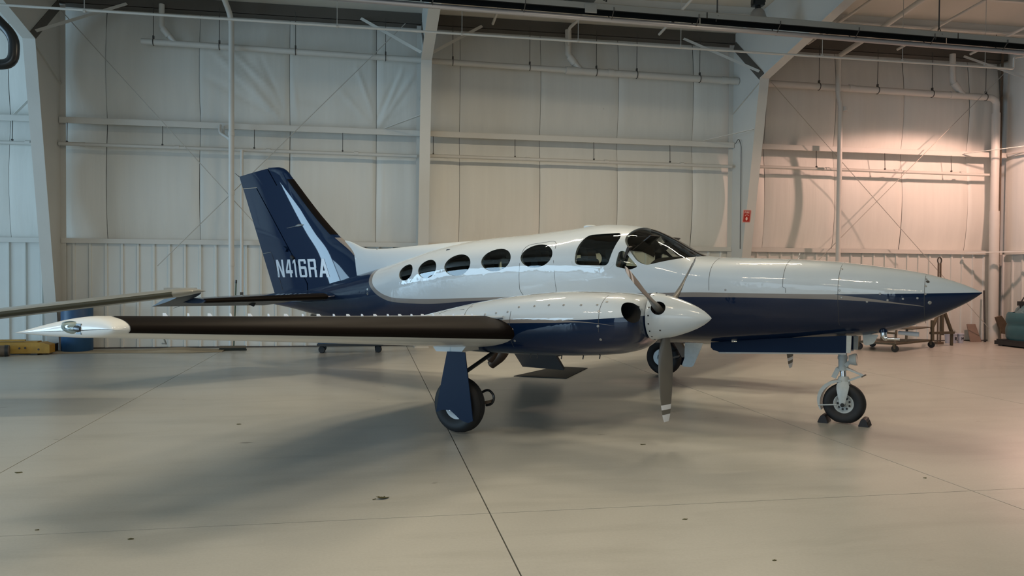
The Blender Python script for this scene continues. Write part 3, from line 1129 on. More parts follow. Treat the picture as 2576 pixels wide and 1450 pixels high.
def loft(xs, off, nu, flip=False):
    b = MB()
    P = []
    th = np.linspace(0, 2 * math.pi, nu, endpoint=False)
    for x in xs:
        t, bt, w, c, n = fT(x) - off, fB(x) + off, fW(x) - off, fC(x), fN(x)
        w = max(w, 0.001)
        row = []
        for a in th:
            ca, sa = math.cos(a), math.sin(a)
            y = w * math.copysign(abs(ca) ** (2 / n), ca)
            zz = math.copysign(abs(sa) ** (2 / n), sa)
            z = c + (t - c) * zz if zz > 0 else c + (c - bt) * zz
            row.append((x, y, z))
        P.append(row)
    b.grid(P, cu=True, flip=flip)
    k = len(b.v) - nu
    b.f.append(list(range(nu)) if flip else list(range(nu))[::-1])
    b.f.append(list(range(k, k + nu))[::-1] if flip else list(range(k, k + nu)))
    b.mi += [0, 0]
    return b


xs_out = sorted(set(np.round(np.concatenate([np.linspace(-5.97, -2.8, 40), np.linspace(-2.8, 1.8, 92), np.linspace(1.8, 4.2, 44), np.linspace(4.2, 4.525, 16)]), 4)))
outer = loft(xs_out, 0.0, 120)
inner = loft(list(np.linspace(-3.05, 1.95, 70)), 0.045, 72, flip=True)


def oval(cx, cz, rx, rz, tilt, n=36, p=2.0):
    out = []
    for k in range(n):
        a = 2 * math.pi * k / n
        u = rx * math.copysign(abs(math.cos(a)) ** (2 / p), math.cos(a))
        v = rz * math.copysign(abs(math.sin(a)) ** (2 / p), math.sin(a))
        out.append((cx + u * math.cos(tilt) - v * math.sin(tilt), cz + u * math.sin(tilt) + v * math.cos(tilt)))
    return out


def rounded(poly, r, n=5):
    out = []
    k = len(poly)
    for i in range(k):
        p0, p1, p2 = Vector(poly[i - 1]), Vector(poly[i]), Vector(poly[(i + 1) % k])
        d0, d2 = (p0 - p1).normalized(), (p2 - p1).normalized()
        rr = r[i] if isinstance(r, (list, tuple)) else r
        rr = min(rr, (p0 - p1).length * .48, (p2 - p1).length * .48)
        a, c = p1 + d0 * rr, p1 + d2 * rr
        for j in range(n + 1):
            t = j / n
            q = (1 - t) ** 2 * a + 2 * t * (1 - t) * p1 + t * t * c
            out.append((q.x, q.y))
    return out


WIN = [oval(-2.52, 1.622, 0.138, 0.112, 0.25, 32, 2.1), oval(-2.095, 1.672, 0.175, 0.128, 0.13), oval(-1.545, 1.727, 0.228, 0.144, 0.10),
       oval(-0.912, 1.795, 0.232, 0.147, 0.08), oval(-0.30, 1.845, 0.232, 0.147, 0.07)]
CW = rounded([(0.258, 1.735), (0.25, 1.95), (0.33, 2.105), (0.735, 2.128), (0.775, 2.07), (0.70, 1.725)], [.06, .12, .07, .05, .06, .06])
VW = rounded([(0.795, 1.715), (0.82, 1.90), (0.885, 1.90), (1.075, 1.715), (0.98, 1.675)], [.03, .05, .03, .03, .05])
WS = rounded([(0.815, 2.05), (0.87, 2.215), (1.00, 2.30), (1.40, 2.20), (1.76, 1.93), (1.72, 1.853), (1.45, 1.80), (1.17, 1.73), (1.06, 1.775)],
             [.08, .10, .05, .03, .01, .02, .2, .05, .06])


def solid_from(polys, half):
    b = MB()
    for pl in polys:
        b.prism(pl, -half, half, lambda a, c, h: (a, h, c))
    return b


def boolean(ma, mb_, op):
    oa = bpy.data.objects.new('tmp_a', ma)
    ob = bpy.data.objects.new('tmp_b', mb_)
    C.objects.link(oa)
    C.objects.link(ob)
    md = oa.modifiers.new('b', 'BOOLEAN')
    md.operation = op
    md.solver = 'EXACT'
    md.use_self = False
    md.object = ob
    dg = bpy.context.evaluated_depsgraph_get()
    me = bpy.data.meshes.new_from_object(oa.evaluated_get(dg))
    bpy.data.objects.remove(oa)
    bpy.data.objects.remove(ob)
    return me


def raw_mesh(b, fix=False):
    me = bpy.data.meshes.new('raw')
    me.from_pydata(b.v, [], b.f)
    if fix:
        bm = bmesh.new()
        bm.from_mesh(me)
        bmesh.ops.recalc_face_normals(bm, faces=bm.faces)
        bm.to_mesh(me)
        bm.free()
    me.update()
    return me


def outward(b, p):
    """make sure a loft's faces point outwards (or inwards when flip was asked)"""
    return b


def signed_volume(b):
    v = np.array(b.v)
    s = 0.0
    for q in b.f:
        for k in range(1, len(q) - 1):
            s += np.dot(v[q[0]], np.cross(v[q[k]], v[q[k + 1]]))
    return s / 6


if signed_volume(outer) < 0:
    outer.f = [q[::-1] for q in outer.f]
if signed_volume(inner) > 0:
    inner.f = [q[::-1] for q in inner.f]
shell = MB()
shell.add(outer.v, outer.f)
shell.add(inner.v, inner.f)
cut = solid_from(WIN + [CW, VW, WS], 1.2)
fme = boolean(raw_mesh(shell), raw_mesh(cut, True), 'DIFFERENCE')

# paint of the fuselage
LOWZ = 0.2
zw = [(-3.36, 3.2), (-3.33, 1.72), (-3.31, 1.62), (-3.28, 1.52), (-3.21, 1.43), (-3.08, 1.345), (-2.90, 1.28), (-2.68, 1.25), (-2.30, 1.252), (-1.2, 1.295), (0, 1.36), (1.3, 1.412), (1.9, 1.428), (2.8, 1.428), (3.2, 1.432), (3.8, 1.448), (4.6, 1.474)]
gl = [(-3.46, 3.2), (-3.43, 1.75), (-3.39, 1.60), (-3.34, 1.48), (-3.24, 1.375), (-3.02, 1.25), (-2.80, 1.195), (-2.30, 1.182), (-1.2, 1.258), (0, 1.315), (1.54, 1.37), (1.9, 1.378), (2.77, 1.38), (3.4, 1.368), (3.75, 1.345), (4.02, 1.318), (4.6, 1.25)]
gh = [(-3.30, 3.2), (-3.0, 1.9), (-2.6, 1.6), (-2.0, 1.5), (0, 1.5), (1.5, 1.5), (2.9, 1.47), (3.2, 1.43), (3.5, 1.395), (3.8, 1.352), (4.02, 1.32), (4.1, 1.28), (4.6, 1.20)]
M['fus'] = paint_scheme('fuselage_paint', zw, gl, gh, (-7.0, 5.0), (0.0, 4.0))
fme.materials.clear()
fme.materials.append(M['fus'])
fme.materials.append(M['interior'])
fme.materials.append(M['white'])
bm = bmesh.new()
bm.from_mesh(fme)
bm.faces.ensure_lookup_table()
nrm = {}
for f_ in bm.faces:
    c = f_.calc_center_median()
    f_.smooth = True
    yo = fus_y(c.x, c.z)
    d = 0.0
    # inside when every vertex lies clearly below the outer skin
    ins = 0
    rim = 0
    for v_ in f_.verts:
        t, bt, w, cc, n = float(fT(v_.co.x)), float(fB(v_.co.x)), float(fW(v_.co.x)), float(fC(v_.co.x)), float(fN(v_.co.x))
        k = (abs(v_.co.y) / max(w, 1e-4)) ** n + abs((v_.co.z - cc) / ((t - cc) if v_.co.z > cc else (cc - bt))) ** n
        if k < 0.93:
            ins += 1
    if ins == len(f_.verts):
        f_.material_index = 1
    elif ins > 0:
        f_.material_index = 2
bm.to_mesh(fme)
bm.free()
# true surface normals on the outer skin so that the reflections stay clean
nl = []
for pl in fme.polygons:
    for li in pl.loop_indices:
        co = fme.vertices[fme.loops[li].vertex_index].co
        if pl.material_index == 0 and -5.9 < co.x < 4.5:
            t, bt, w, cc, n = float(fT(co.x)), float(fB(co.x)), float(fW(co.x)), float(fC(co.x)), float(fN(co.x))
            e = 0.004

            def F(x, y, z):
                t, bt, w, cc, n = float(fT(x)), float(fB(x)), float(fW(x)), float(fC(x)), float(fN(x))
                return (abs(y) / w) ** n + abs((z - cc) / ((t - cc) if z > cc else (cc - bt))) ** n
            g = Vector((F(co.x + e, co.y, co.z) - F(co.x - e, co.y, co.z), F(co.x, co.y + e, co.z) - F(co.x, co.y - e, co.z), F(co.x, co.y, co.z + e) - F(co.x, co.y, co.z - e)))
            g.normalize()
            nl.append(g if g.length > .5 and g.dot(pl.normal) > 0.6 else pl.normal.copy())
        else:
            nl.append(pl.normal.copy())
fme.normals_split_custom_set([tuple(v) for v in nl])
fus = bpy.data.objects.new('fuselage', fme)
C.objects.link(fus)
fus.parent = plane

# window panes: grown on the same surface, a little below the skin
def pane(poly, s, name, off=0.010, rings=7):
    cx = sum(p[0] for p in poly) / len(poly)
    cz = sum(p[1] for p in poly) / len(poly)
    b = MB()
    P = []
    for r in range(rings + 1):
        k = max(0.002, r / rings)
        row = []
        for (x, z) in poly:
            xx, zz = cx + (x - cx) * k * 1.012, cz + (z - cz) * k * 1.012
            row.append((xx, s * fus_y(xx, zz, off), zz))
        P.append(row)
    b.grid(P, cu=True)
    o = b.build(name, M['glass'], plane, smooth=80)
    return o


for s in (-1, 1):
    for w in WIN:
        pane(w, s, 'cabin_window')
    pane(CW, s, 'cockpit_window')
    pane(VW, s, 'vent_window')
# wrap-around windshield, each half from its side edge up to the centre post
for s in (-1, 1):
    b = MB()
    lower = [p for p in WS]
    # left boundary (aft edge) and bottom edge as z(x)
    xs_ = np.linspace(min(p[0] for p in WS) + .002, max(p[0] for p in WS) - .002, 44)
    edge = {}

    def low_z(x):
        zs = []
        k = len(WS)
        for i in range(k):
            (xa_, za_), (xb_, zb_) = WS[i], WS[(i + 1) % k]
            if (xa_ - x) * (xb_ - x) <= 0 and xa_ != xb_:
                zs.append(za_ + (zb_ - za_) * (x - xa_) / (xb_ - xa_))
        return min(zs), max(zs)
    P = []
    for x in xs_:
        zl, zh = low_z(x)
        t_, c_, w_, n_ = float(fT(x)) - .010, float(fC(x)), float(fW(x)) - .010, float(fN(x))
        zh = min(zh, t_)
        zl = min(zl, t_ - 0.004)
        # run the arc parameter between the two heights
        al = math.asin(min(1, max(0, (zl - c_) / (t_ - c_))) ** (n_ / 2))
        ah = math.asin(min(1, max(0, (zh - c_) / (t_ - c_))) ** (n_ / 2))
        row = []
        for j in range(17):
            a = al + (ah - al) * j / 16
            row.append((x, s * w_ * math.cos(a) ** (2 / n_) if a < math.pi / 2 - 1e-6 else 0.0, c_ + (t_ - c_) * math.sin(a) ** (2 / n_)))
        P.append(row)
    b.grid(P)
    part(b, 'windshield', M['shield'], smooth=80)
# centre post of the windshield
P = [[(x, y, float(fT(x)) - dz) for y, dz in ((-0.028, 0.004), (-0.02, 0.05), (0.02, 0.05), (0.028, 0.004), (0.0, 0.0))] for x in np.linspace(0.95, 1.76, 24)]
part(MB().grid(P, cu=True), 'windshield_post', M['interior'])

# cabin fittings seen through the glass
b = MB()
P = []
for i in range(13):
    a = math.pi * i / 12
    P.append([(x, 0.60 * (1 - 0.1 * (x - 1.2)) * math.cos(a) * (1 if x < 1.7 else 0.9), 1.62 + (zt_ - 1.62) * math.sin(a) ** 0.6) for x, zt_ in ((1.13, 1.72), (1.16, 1.835), (1.3, 1.845), (1.55, 1.83), (1.72, 1.815))])
b.grid(P)
b.box((1.16, 0, 1.45), (0.04, 1.1, 0.55))
part(b, 'glareshield', M['interior'])
part(MB().box((1.02, -0.34, 2.00), (0.30, 0.30, 0.012), Matrix.Rotation(-0.65, 3, 'Y')), 'sun_visor', M['seat'])
part(MB().box((1.02, 0.34, 2.00), (0.30, 0.30, 0.012), Matrix.Rotation(-0.65, 3, 'Y')), 'sun_visor', M['seat'])
b = MB()
b.lathe([(0.0, -.05), (0.035, -.045), (0.042, 0), (0.035, .045), (0, .05)], (1.36, 0, 1.90), (1, 0, 0.2), 16)
b.tube([(1.36, 0, 1.93), (1.33, 0, 2.0)], 0.012, 8)
part(b, 'compass', M['dark'])
part(MB().bar((0.80, -0.62, 1.62), (0.95, -0.66, 1.95), 0.10, 0.03, up=(1, 0, 0)), 'cockpit_side_post', M['interior'])
for (x, ys_) in ((0.35, (-0.36, 0.36)), (-0.75, (-0.38, 0.38)), (-1.75, (-0.36, 0.36))):
    for y in ys_:
        b = MB()
        b.prism(rounded([(-0.06, 1.2), (0.05, 1.2), (-0.06, 1.82), (-0.17, 1.82)], 0.04, 3), y - 0.21, y + 0.21, lambda a, c, h: (x + a, h, c))
        b.prism(rounded([(-0.14, 1.80), (-0.04, 1.80), (-0.07, 1.95), (-0.16, 1.95)], 0.03, 3), y - 0.12, y + 0.12, lambda a, c, h: (x + a, h, c))
        b.prism(rounded([(-0.05, 1.05), (0.42, 1.08), (0.42, 1.22), (-0.05, 1.2)], 0.04, 3), y - 0.21, y + 0.21, lambda a, c, h: (x + a, h, c))
        part(b, 'cabin_seat', M['seat'])
b = MB()
b.box((-1.0, 0, 0.90), (4.0, 1.0, 0.03))
part(b, 'cabin_floor', M['interior'])

# panel seams on the skin: thin dark lines
M['seam'] = mat('dark_panel_seam', (0.06, 0.065, 0.07, 1), 0.6)


def skin_line(pts, s, r=0.0022, name='panel_seam', m_=None, closed=False):
    q = [(x, s * (fus_y(x, z) + 0.0006), z) for x, z in pts]
    part(MB().tube(q, r, 5, closed=closed), name, m_ or M['seam'], fus)


def dense(poly, n=8, closed=True):
    out = []
    k = len(poly)
    for i in range(k if closed else k - 1):
        a, c = poly[i], poly[(i + 1) % k]
        for j in range(n):
            out.append((a[0] + (c[0] - a[0]) * j / n, a[1] + (c[1] - a[1]) * j / n))
    if not closed:
        out.append(poly[-1])
    return out


EX = rounded([(-0.545, 1.40), (-0.525, 1.985), (-0.06, 2.045), (-0.005, 1.40), (-0.06, 1.325), (-0.46, 1.31)], [.1, .1, .1, .12, .1, .12])
skin_line(dense(EX, 3), -1, 0.0028, 'emergency_exit_seam', closed=True)
skin_line(dense(rounded([(0.23, 1.70), (0.21, 1.80), (0.25, 1.72), (0.72, 1.68), (0.80, 1.77)], .05), 3, False), -1, 0.0015, m_=M['white'])
for x, za, zb in ((1.90, 1.45, 1.83), (2.68, 1.44, 1.808), (3.225, 1.10, 1.775), (4.02, 1.14, 1.652)):
    zz = np.linspace(za, zb, 24)
    skin_line([(x + (0.03 if x == 2.68 and z < 1.5 else 0), min(z, float(fT(x)) - .002)) for z in zz], -1)
b = MB()


def fastener(b, x, z, s, r=0.011):
    y = fus_y(x, z)
    b.lathe([(0.0, 0.003), (r * 0.8, 0.0028), (r, 0.0)], (x, s * y, z), fus_n(x, z, s), 10)


for x, z in ((3.24, 1.70), (3.235, 1.60), (3.24, 1.475), (3.26, 1.40), (4.03, 1.60), (4.03, 1.53), (4.03, 1.45), (3.62, 1.445), (3.50, 1.36), (3.69, 1.38), (3.83, 1.395), (3.96, 1.405), (2.08, 1.46), (4.07, 1.36)):
    fastener(b, x, z, -1, 0.012 if x < 4.05 else 0.019)
part(b, 'fastener', M['alu'], fus)
for (x, z) in ((4.045, 1.575),):
    bb_ = MB()
    fastener(bb_, x, z, -1, 0.018)
    part(bb_, 'lock', M['darkrod'], fus)
for (x, z) in ((-3.33, 1.30), (-3.33, 1.365)):
    bb_ = MB()
    fastener(bb_, x, z, -1, 0.02)
    part(bb_, 'static_port', M['chrome'], fus)
# roof beacon bump
part(MB().lathe([(0.0, 0.028), (0.06, 0.024), (0.085, 0.012), (0.09, -0.02)], (0.10, -0.02, 2.235), n=20), 'roof_antenna', M['white'], fus)

# ---- dorsal fairing and fin
dT = pchip([-4.29, -4.22, -4.13, -4.02, -3.89, -3.75, -3.60, -2.73, -2.2, -1.61, -1.30], [2.125, 2.115, 2.09, 2.05, 2.005, 1.985, 1.98, 2.03, 2.062, 2.09, 2.10])
b = MB()
P = []
for x in np.linspace(-4.29, -1.3, 60):
    zt_ = float(dT(x))
    zb_ = float(fT(x)) - 0.10
    wb_ = 0.055 + 0.17 * max(0, min(1, (x + 4.4) / 2.2)) ** 0.8
    row = []
    for j in range(25):
        a = math.pi * j / 24
        u = math.cos(a)
        hgt = math.sin(a) ** 0.85
        row.append((x, wb_ * math.copysign(abs(u) ** 1.15, u) * (1 - 0.15 * hgt), zb_ + (zt_ - zb_) * hgt))
    P.append(row)
b.grid(P)
part(b, 'dorsal_fin', M['white'], smooth=60)
part(MB().tube([(-3.45, -0.02, 1.69), (-3.52, -0.02, 1.86), (-3.60, -0.02, 1.98)], [0.012, 0.006, 0.004], 8), 'whip_antenna', M['darkrod'])
part(MB().tube([(-3.46, -0.02, 1.66), (-3.49, -0.02, 1.76)], [0.022, 0.009], 10), 'antenna_base', M['black'])


def af(u, t):
    u = max(0.0, min(1.0, u))
    return 5 * t * (0.2969 * math.sqrt(u) - 0.126 * u - 0.3516 * u * u + 0.2843 * u ** 3 - 0.1036 * u ** 4)


fLE = pchip([1.18, 1.62, 1.90, 2.22, 3.20, 3.30, 3.37, 3.40], [-3.38, -3.72, -3.97, -4.45, -5.51, -5.61, -5.73, -5.86])
fTE = lambda z: -5.92 - 0.94 * (z - 1.19) / 2.11
fHG = lambda z: -5.04 - 1.27 * (z - 1.42) / 1.58 if z > 1.42 else -5.04
FTH = lambda z: 0.105 - 0.01 * (z - 1.2) / 2.2


def fin_y(x, z):
    le, te = float(fLE(z)), fTE(z)
    return af((le - x) / (le - te), FTH(z)) * (le - te)


def fin_block(b, zs, xf, xa, nx=26, close=True):
    """both faces of the fin between the forward limit xf(z) and the aft limit xa(z)"""
    for s in (-1, 1):
        P = []
        for z in zs:
            f0, f1 = xf(z), xa(z)
            row = []
            for j in range(nx + 1):
                k = j / nx
                k = k ** 1.7 if f0 >= float(fLE(z)) - 1e-6 else k
                x = f0 + (f1 - f0) * k
                row.append((x, s * fin_y(x, z), z))
            P.append(row)
        b.grid(P, flip=s > 0)
    # caps: aft face, top
    for zs_ in (zs[0], zs[-1]):
        f0, f1 = xf(zs_), xa(zs_)
        P = [[(f0 + (f1 - f0) * j / nx, s * fin_y(f0 + (f1 - f0) * j / nx, zs_), zs_ + (0.0)) for j in range(nx + 1)] for s in (-1, 1)]
        b.grid(P)
    P = [[(xa(z), s * fin_y(xa(z), z), z) for z in zs] for s in (-1, 1)]
    b.grid(P)
    P = [[(xf(z), s * fin_y(xf(z), z), z) for z in zs] for s in (-1, 1)]
    b.grid(P)


ZH = 3.075
b = MB()
fin_block(b, list(np.linspace(1.18, ZH, 40)), lambda z: float(fLE(z)), lambda z: fHG(z) + 0.012)
topz = lambda x: 3.40 - 0.0
hx = lambda z: -5.89 - 0.16 * (z - 3.17) / 0.20
fin_block(b, list(np.linspace(ZH, 3.39, 12)), lambda z: float(fLE(z)), lambda z: hx(z) + 0.012)
part(b, 'vertical_fin', M['blue'], smooth=40)
fin = bpy.data.objects['vertical_fin']
b = MB()
fin_block(b, list(np.linspace(1.30, ZH - 0.012, 40)), lambda z: fHG(z) - 0.012, lambda z: fTE(z) + 0.004)
fin_block(b, list(np.linspace(1.205, 1.30, 6)), lambda z: -5.06 - 0.0 * z, lambda z: fTE(z) + 0.004)


def tt(z):
    return z


# horn balance at the top, its top edge sloping down towards the trailing edge
for s in (-1, 1):
    P = []
    for i in range(13):
        row = []
        for j in range(19):
            k = j / 18
            xa_ = hx(ZH) - 0.012
            x = xa_ + (fTE(ZH) - xa_) * k
            zt_ = 3.375 - 0.085 * k
            z = ZH + (zt_ - ZH) * i / 12
            x += (hx(z) - hx(ZH)) * (1 - k) + (fTE(z) - fTE(ZH)) * k
            row.append((x, s * max(0.002, fin_y(x, z)), z))
        P.append(row)
    b.grid(P, flip=s > 0)
    if s < 0:
        topA = P[-1]
        frA = [r[0] for r in P]
        botA = P[0]
    else:
        b.grid([topA, P[-1]])
        b.grid([frA, [r[0] for r in P]])
        b.grid([botA, P[0]])
part(b, 'rudder', M['blue'], smooth=40)
rud = bpy.data.objects['rudder']
# grey edge between fin and dorsal fairing
b = MB()
P = []
for z in np.linspace(1.64, 2.17, 22):
    le = float(fLE(z))
    row = []
    for (k, s) in ((0.085, -1), (0.06, -1), (0.03, -1), (0.008, -1), (-0.006, 0), (0.008, 1), (0.03, 1), (0.085, 1)):
        row.append((le - k, s * (fin_y(le - max(k, 0), z) + 0.003), z))
    P.append(row)
b.grid(P)
part(b, 'fin_edge_strip', M['stripe'], fin, smooth=60)
# rubber boot on the fin leading edge
b = MB()
P = []
for z in np.linspace(2.22, 3.17, 30):
    le = float(fLE(z))
    P.append([(le - k, s * (fin_y(le - max(k, 0), z) + 0.004), z) for (k, s) in
              ((0.11, -1), (0.08, -1), (0.05, -1), (0.025, -1), (0.008, -1), (-0.004, 0), (0.008, 1), (0.025, 1), (0.05, 1), (0.11, 1))])
b.grid(P)
part(b, 'deice_boot', M['boot'], fin, smooth=60)
# small flush light on the fin, trim tab and seams
part(MB().tube([(-5.14, -fin_y(-5.14, 2.39) - .004, 2.39), (-5.24, -fin_y(-5.24, 2.385) - .012, 2.385), (-5.33, -fin_y(-5.33, 2.38) - .010, 2.37)], [.004, .024, .008], 10), 'logo_light', M['alu'], fin)
part(MB().tube([(-5.33, -fin_y(-5.33, 2.37) - .003, 2.37), (-5.55, -fin_y(-5.55, 2.345) - .003, 2.345)], .004, 6), 'light_fairing', M['alu'], fin)
part(MB().tube([(-6.22, -fin_y(-6.22, 1.92) - .004, 1.92), (-6.0, -fin_y(-6.0, 1.945) - .004, 1.945)], .006, 6), 'trim_tab_gap', M['alu'], rud)
part(MB().tube([(x, -fin_y(x, z) - .003, z) for x, z in ((-5.98, 1.93), (-5.80, 1.55), (-5.70, 1.30))], .003, 5), 'trim_tab_seam', M['seam'], rud)
part(MB().bar((-5.62, -fin_y(-5.62, 2.0) - .01, 2.02), (-5.53, -fin_y(-5.53, 1.98) - .012, 1.97), 0.05, 0.06, up=(0, 1, 0)), 'hinge_cover', M['blue'], fin)
part(MB().bar((-5.43, -fin_y(-5.43, 1.86) - .012, 1.87), (-5.37, -fin_y(-5.37, 1.84) - .012, 1.83), 0.04, 0.05, up=(0, 1, 0)), 'hinge_cover', M['dark'], fin)
part(MB().tube([(-6.86, 0, 3.29), (-6.98, 0, 3.36)], [.006, .003], 6), 'static_wick', M['darkrod'], rud)
for dz in (0.0, -0.45):
    pass

# registration letters, as separate strokes wrapped on the fin skin
LET = {
    'N': [[(0, 0), (.26, 0), (.26, 1), (0, 1)], [(.74, 0), (1, 0), (1, 1), (.74, 1)], [(0.05, 1), (.30, 1), (.95, 0), (.70, 0)]],
    '4': [[(.56, 0), (.82, 0), (.82, 1), (.56, 1)], [(0, .22), (1, .22), (1, .40), (0, .40)], [(0, .38), (.24, .38), (.66, 1), (.44, 1)]],
    '1': [[(.36, 0), (.74, 0), (.74, 1), (.36, 1)], [(.05, .72), (.40, .86), (.40, 1), (.05, .86)]],
    '6': [[(0, .12), (.28, .12), (.28, .88), (0, .88)], [(.08, 0), (.92, 0), (1, .12), (0, .12)], [(0, .88), (1, .88), (.92, 1), (.08, 1)], [(.72, .08), (1, .08), (1, .52), (.72, .52)], [(.2, .46), (.95, .46), (1, .52), (.90, .60), (.2, .60)], [(.72, .74), (1, .74), (1, .9), (.72, .9)]],
    'R': [[(0, 0), (.27, 0), (.27, 1), (0, 1)], [(.2, .86), (.92, .86), (1, .92), (.92, 1), (.2, 1)], [(.73, .54), (1, .54), (1, .92), (.73, .92)], [(.2, .42), (.92, .42), (1, .54), (.2, .56)], [(.73, 0), (1, 0), (1, .38), (.92, .46), (.73, .46)]],
    'A': [[(0, 0), (.28, 0), (.62, 1), (.38, 1)], [(.72, 0), (1, 0), (.62, 1), (.38, 1)], [(.2, .20), (.8, .20), (.76, .36), (.24, .36)]],
}
base = [(-5.815, -5.620), (-5.575, -5.395), (-5.375, -5.265), (-5.225, -5.030), (-4.985, -4.790), (-4.735, -4.500)]


def clip_dense(poly, n=4):
    return dense(poly, n)


for s in (-1, 1):
    for ch, (xa_, xb_) in zip('N416RA', base):
        b = MB()
        for st in LET[ch]:
            q = dense(st, 4)
            k = len(q)
            cx, cz = sum(p[0] for p in q) / k, sum(p[1] for p in q) / k
            vs = []
            for (u, v) in [(cx, cz)] + q:
                uu = u if s < 0 else 1 - u
                x = xa_ + (xb_ - xa_) * uu
                z = 1.515 + 0.30 * v + 0.012 * (x + 5.8)
                x -= 0.10 * (v - 0) * 0.30 / 0.30 * 0.5
                if s > 0:
                    x = (-5.815 - 4.5) - x
                vs.append((x, s * (fin_y(x, z) + 0.0035), z))
            fs = [(0, 1 + i, 1 + (i + 1) % k) for i in range(k)]
            b.add(vs, fs if s < 0 else [f[::-1] for f in fs])
        part(b, 'registration_letter', M['text'], fin, smooth=0)

# ---- wings
CR, CT = 2.15, 1.09
YR, YT = 2.70, 6.79


def wchord(y):
    y = abs(y)
    return CR if y < YR else CR + (CT - CR) * (y - YR) / (YT - YR)


def wle(y):
    return 0.695


def wzl(y):
    return 1.035 + 0.0690 * (abs(y) - 2.75)


def wth(y):
    y = abs(y)
    return 0.155 if y < YR else 0.155 - 0.04 * (y - YR) / (YT - YR)


TINC = math.tan(math.radians(3.6))


def wpt(y, u, up, k=1.0, off=0.0):
    """point on the wing skin; u 0..1 along the chord, up True on top; k squeezes the thickness"""
    c, t = wchord(y), wth(y)
    cam = 0.018 * math.sin(math.pi * min(1, u) ** 0.62)
    h = af(u, t) * k
    z = wzl(y) - u * c * TINC + c * (cam * k + (h if up else -h)) + (off if up else -off)
    return (wle(y) - u * c, y, z)


US = [0.5 * (1 - math.cos(math.pi * i / 22)) for i in range(23)]


def wsec(y, k=1.0, s=1):
    return [wpt(s * y, u, True, k) for u in US[::-1]] + [wpt(s * y, u, False, k) for u in US[1:]]


